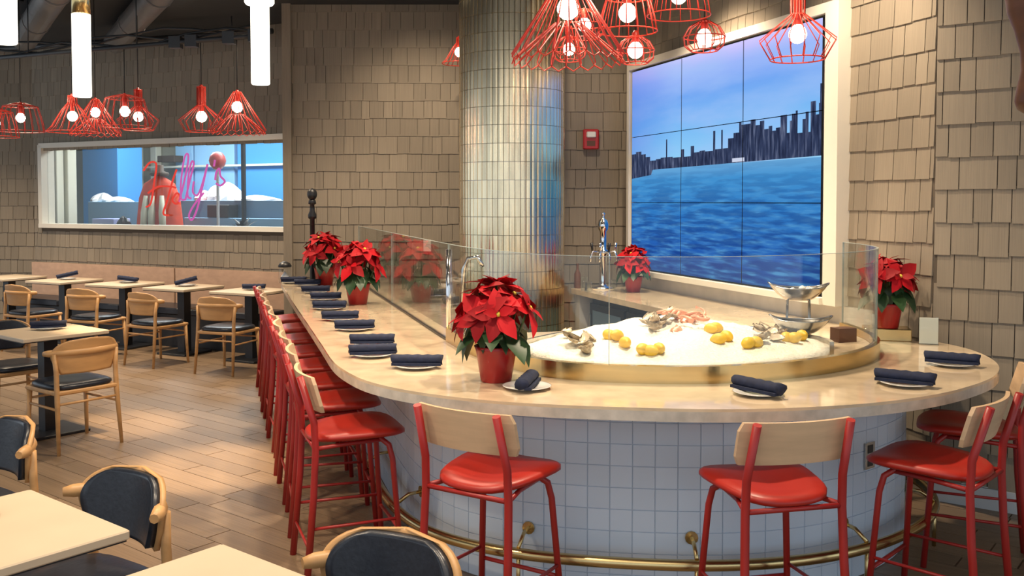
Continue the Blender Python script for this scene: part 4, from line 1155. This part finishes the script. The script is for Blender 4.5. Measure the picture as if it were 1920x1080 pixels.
rl = thing('globe_lamp', 'red globe lamp on a white stem above the paper heaps', 'lamp', tuple(mW @ Vector((wpx(409, 0, 1.2), 1.2, 0))))
MB().lathe([(.10, 0), (.10, .02), (.02, .03), (.02, 2.12), (.05, 2.14), (.001, 2.15)], 12).build('stem', M['paper'], rl)
MB().lathe([(.001, 2.13), (.06, 2.15), (.10, 2.20), (.115, 2.26), (.10, 2.32), (.06, 2.37), (.001, 2.385)], 16).build('globe', M['globe'], rl)
# red orange garment on a stand in the shop
gm = thing('garment_display', 'red orange garment with pale stripes on a stand behind the sign', 'garment', tuple(mW @ Vector((wpx(300, 0, .9), .9, 0))))
MB().lathe([(.30, .95), (.32, 1.2), (.30, 1.45), (.27, 1.75), (.20, 1.95), (.08, 2.03), (.05, 2.06)], 18, Matrix.Diagonal((1, .5, 1, 1)), True, lambda i, th: 1 + .06 * math.sin(6 * th)).build('cloth', M['orange_red'], gm)
MB().lathe([(.02, 0), (.02, 2.12)], 8).build('pole', M['black'], gm)
MB().lathe([(.18, 0), (.18, .02)], 14).build('foot', M['black'], gm)
for x in (-.17, -.06, .10): 
    MB().tube([(x, -.168, 1.25), (x * .9, -.158, 1.55), (x * .8, -.14, 1.78)], [.045, .05, .03], 8).build('stripe', M['cream'], gm)
MB().lathe([(.11, 2.05), (.13, 2.07), (.12, 2.10), (.06, 2.12), (.055, 2.2), (.001, 2.21)], 14).build('hat', M['darkbrown'], gm)
# dark pot plant on the sill side
dp = thing('dark_plant', 'dark leafy plant in a pale pot beside the shop counter', 'plant', tuple(mW @ Vector((wpx(455, 0, .8), .8, 0))))
MB().lathe([(.10, 0), (.12, .3), (.14, 1.30), (.13, 1.30), (.001, 1.28)], 14).build('pot', M['paper'], dp)
for k in range(18):
    rg = random.Random(k); a = rg.uniform(0, 6.3); el = rg.uniform(.1, 1.3)
    m4 = Matrix.Translation((0, 0, 1.30)) @ Matrix.Rotation(a, 4, 'Z') @ Matrix.Rotation(el, 4, 'X') @ Matrix.Scale(2.0, 4)
    inst('leaf', dk_leaf if k else (dk_leaf := leaf_mesh('leaf', M['darkcab'], .12, .03, .4)), dp, m4)

# ------------------------------------------------------------------ pendant lamps
def pendant(kind, loc, s, label, group, top=CEIL, seed=0):
    t = thing('pendant_lamp', label, 'lamp', loc, random.Random(seed).uniform(0, 3), group)
    T = {'cone': ([(.030, .13), (.235, -.19), (.225, -.205), (.055, -.06)], 22, [(.032, .125)], 0),
         'diamond': ([(.036, .26), (.036, .10), (.19, -.03), (.135, -.125)], 16, [(.036, .255), (.036, .10), (.135, -.125)], 0),
         'dome': ([(.035, .085), (.085, .055), (.115, .005), (.11, -.045), (.075, -.075)], 14, [(.036, .085), (.075, -.075), (.115, .0)], 0),
         'drum': ([(.035, .11), (.12, .085), (.15, -.02), (.165, -.10)], 18, [(.036, .11), (.12, .085), (.165, -.10)], 0),
         'bell': ([(.03, .16), (.035, .10), (.075, .05), (.15, -.08), (.19, -.12)], 18, [(.032, .15), (.19, -.12)], 0)}[kind]
    prof, nw, rings, _ = T
    mb = MB()
    for k in range(nw):
        a = 2 * PI * k / nw
        pts = [(r * s * math.cos(a), r * s * math.sin(a), z * s) for r, z in prof]
        mb.tube(pts, .0032, 4)
        if kind == 'cone':   # looped rim
            a2 = a + PI / nw; p = prof[2]
            mb.tube([pts[2], (p[0] * s * 1.03 * math.cos(a2), p[0] * s * 1.03 * math.sin(a2), (p[1] - .02) * s), (p[0] * s * math.cos(a + 2 * PI / nw), p[0] * s * math.sin(a + 2 * PI / nw), p[1] * s)], .0028, 4)
    for (r, z) in rings: mb.tube([(r * s * math.cos(2 * PI * k / 24), r * s * math.sin(2 * PI * k / 24), z * s) for k in range(24)], .0036, 4, closed=True)
    mb.build('wire_shade', M['wire_red'], t)
    zs = prof[0][1] * s
    MB().lathe([(.001, .045), (.019, .045), (.021, .05), (.021, max(.10, zs)), (.010, max(.115, zs + .015)), (.001, max(.116, zs + .016))], 12).build('socket', M['wire_red'], t)
    MB().lathe([(.001, -.046), (.02, -.041), (.036, -.028), (.045, -.006), (.044, .012), (.034, .032), (.02, .046), (.016, .052)], 16).build('bulb', M['bulb'], t)
    MB().tube([(0, 0, max(.115, zs + .01)), (0, 0, top - loc[2])], .004, 6).build('cord', M['cord'], t)
    if top == CEIL: MB().lathe([(.05, top - loc[2] - .025), (.05, top - loc[2])], 14).build('canopy', M['black'], t)
    return t
def LP(px, py, y): return ((px - 960) / FPX * y, y, CAMZ + (378 - py) * y / FPX)
RG = 'red wire pendants over the bar'
pendant('cone', LP(1064, 20, 3.9), 1.0, 'widest cone shaped red wire pendant over the bar, left of its group', RG, seed=1)
pendant('dome', LP(1095, 50, 6.4), 1.2, 'small far red wire pendant behind the widest cone pendant, upper one', RG, seed=2)
pendant('dome', LP(1066, 95, 7.0), 1.1, 'small far red wire pendant below the widest cone pendant', RG, seed=3)
pendant('drum', LP(1175, 28, 4.7), .9, 'red wire drum pendant right of the widest cone pendant', RG, seed=4)
pendant('dome', LP(1190, 97, 5.4), .95, 'lowest round red wire pendant just left of the video wall', RG, seed=5)
pendant('drum', LP(1270, -4, 5.15), 1.05, 'red wire drum pendant cut by the top edge of the picture', RG, seed=6)
pendant('dome', LP(1318, 72, 5.65), 1.08, 'round red wire pendant in front of the top of the video wall', RG, seed=7)
pendant('diamond', LP(1492, 67, 4.75), 1.0, 'diamond shaped red wire pendant with a long neck by the screen corner', RG, seed=8)
pendant('bell', LP(862, 100, 9.15), .9, 'red wire pendant half hidden behind the left side of the column', RG, seed=9)
LG = 'red wire pendants over the dining floor'
TRZ = 3.06
def trk(px): # depth of the lighting track at a picture column
    a = Vector((-2.20, 7.85)); b = Vector((-5.6, 9.3)); u = (px - 960) / FPX
    t_ = (u * a.y - a.x) / ((b.x - a.x) - u * (b.y - a.y)); return (a + (b - a) * t_).y
for k, (px, py, kind, s, lb) in enumerate([(-6, 232, 'drum', 1.3, 'red wire pendant cut by the left edge over the dining floor'), (42, 222, 'drum', 1.35, 'leftmost whole red wire drum pendant over the dining floor'),
        (139, 219, 'bell', 1.2, 'bell shaped red wire pendant just left of the white tube lamp end'), (182, 212, 'cone', 1.0, 'flared red wire pendant just below the white tube lamp'),
        (237, 210, 'drum', 1.35, 'red wire drum pendant behind the long-necked one in the left group'), (262, 220, 'diamond', 1.0, 'long-necked red wire pendant in the middle of the left group'),
        (380, 220, 'diamond', 1.0, 'long-necked red wire pendant left of the cone pendant near the tan wall'), (447, 202, 'cone', 1.0, 'red wire cone pendant at the right end of the left group')]):
    y = trk(px) + (.55 if k in (1, 3, 5) else 0)      # every other one hangs from the ceiling behind the track
    pendant(kind, LP(px, py, y), s, lb, LG, top=(CEIL if k in (1, 3, 5) else TRZ), seed=20 + k)
tk = thing('lighting_track', 'black lighting track with cables hanging below the dark ceiling', 'track', (0, 0, 0))
A_ = Vector((-2.10, 7.81)); B_ = Vector((-6.2, 9.55))
MB().tube([(A_.x, A_.y, TRZ + .02), (B_.x, B_.y, TRZ + .02)], .022, 6).build('rail', M['pipe'], tk)
for k in range(3):
    pts = []
    for i in range(13):
        u = i / 12; p = A_.lerp(B_, u); pts.append((p.x + .03 * math.sin(i * 2 + k), p.y + .05 * k, TRZ + .06 + .035 * k + .05 * math.sin(i * 1.3 + k * 2)))
    MB().tube(pts, .011, 5).build('cable', M['cord'], tk)
for u in (.02, .3, .6, .9):
    p = A_.lerp(B_, u); MB().tube([(p.x, p.y, TRZ + .02), (p.x, p.y, CEIL)], .006, 5).build('hanger', M['pipe'], tk)
for u in (.01, .07, .16, .2): 
    p = A_.lerp(B_, u); MB().box(p.x - .05, p.x + .05, p.y - .04, p.y + .04, TRZ - .03, TRZ + .07).build('junction_box', M['pipe'], tk)
# white glowing tube lamps
def tube_lamp(px, py0, py1, wpx_, y, label, brass=True):
    x, _, zb = LP(px, py1, y); zt = CAMZ + (378 - py0) * y / FPX; r = wpx_ / 2 * y / FPX
    t = thing('tube_lamp', label, 'lamp', (x, y, zb), 0, 'white tube lamps')
    MB().lathe([(r * .9, 0), (r, .006), (r, zt - zb)], 20).build('glowing_tube', M['tube'], t)
    MB().lathe([(r * .98, zt - zb), (r * .98, zt - zb + .16), (r * .5, zt - zb + .17)], 18).build('cap', M['brass'] if brass else M['plastic'], t)
    MB().tube([(0, 0, zt - zb + .16), (0, 0, CEIL - zb)], .005, 6).build('cord', M['cord'], t)
tube_lamp(158, 30, 183, 33, 5.0, 'white tube lamp with a brass cap over the dining floor, left of the dining pendants')
tube_lamp(491, 12, 160, 34, 5.0, 'white tube lamp nearest the tan back wall, right of the dining pendants', False)
tube_lamp(14, -90, 84, 46, 3.9, 'large white tube lamp at the top left corner')
tube_lamp(490, -150, 12, 54, 3.1, 'white tube lamp whose lower end just enters at the top edge')

# ducts and pipes under the dark ceiling
for k, (a, b, r, z, lb) in enumerate([((-1.9, 6.2), (-4.6, 10.9), .13, 3.55, 'grey round duct under the dark ceiling, right of the pair'), ((-2.6, 6.0), (-5.5, 10.6), .13, 3.52, 'grey round duct under the dark ceiling, left of the pair')]):
    du = thing('ceiling_duct', lb, 'duct', (0, 0, 0), 0, 'ceiling ducts')
    MB().tube([(a[0], a[1], z), (b[0], b[1], z)], r, 16).build('pipe', M['duct'], du)
    for u in (.15, .45, .75):
        p = Vector(a).lerp(Vector(b), u); q = Vector(a).lerp(Vector(b), u + .012)
        MB().tube([(p.x, p.y, z), (q.x, q.y, z)], r + .008, 16).build('collar', M['duct'], du)
        MB().tube([(p.x, p.y, z + r), (p.x, p.y, CEIL)], .008, 5).build('hanger', M['pipe'], du)
for k, (a, b, z) in enumerate([((-2.4, 7.2), (-6.5, 8.3), 3.45), ((-2.6, 10.2), (-7.5, 11.8), 3.55), ((-2.6, 5.9), (-6.0, 7.0), 3.5)]):
    o = MB().tube([(a[0], a[1], z), (b[0], b[1], z)], .03, 8)
    for u in (.1, .5, .9):
        p = Vector(a).lerp(Vector(b), u); o.tube([(p.x, p.y, z), (p.x, p.y, CEIL)], .007, 5)
    tag(o.build('ceiling_pipe', M['pipe']), 'dark thin service pipe under the ceiling, %s of three' % ['middle', 'farthest', 'nearest'][k], 'pipe', 'ceiling pipes')
# carved wooden pendant at the right edge
wo_ = thing('wooden_pendant', 'turned brown wooden drop hanging at the upper right edge', 'ornament', LP(1941, 216, 3.0))
MB().lathe([(.001, 0), (.035, .004), (.058, .02), (.066, .045), (.060, .09), (.050, .14), (.052, .20), (.070, .27), (.092, .33), (.102, .40), (.09, .46), (.02, .50)], 22).build('drop', M['walnut'], wo_)
MB().tube([(0, 0, .49), (0, 0, CEIL - wo_.location[2])], .006, 6).build('cord', M['cord'], wo_)
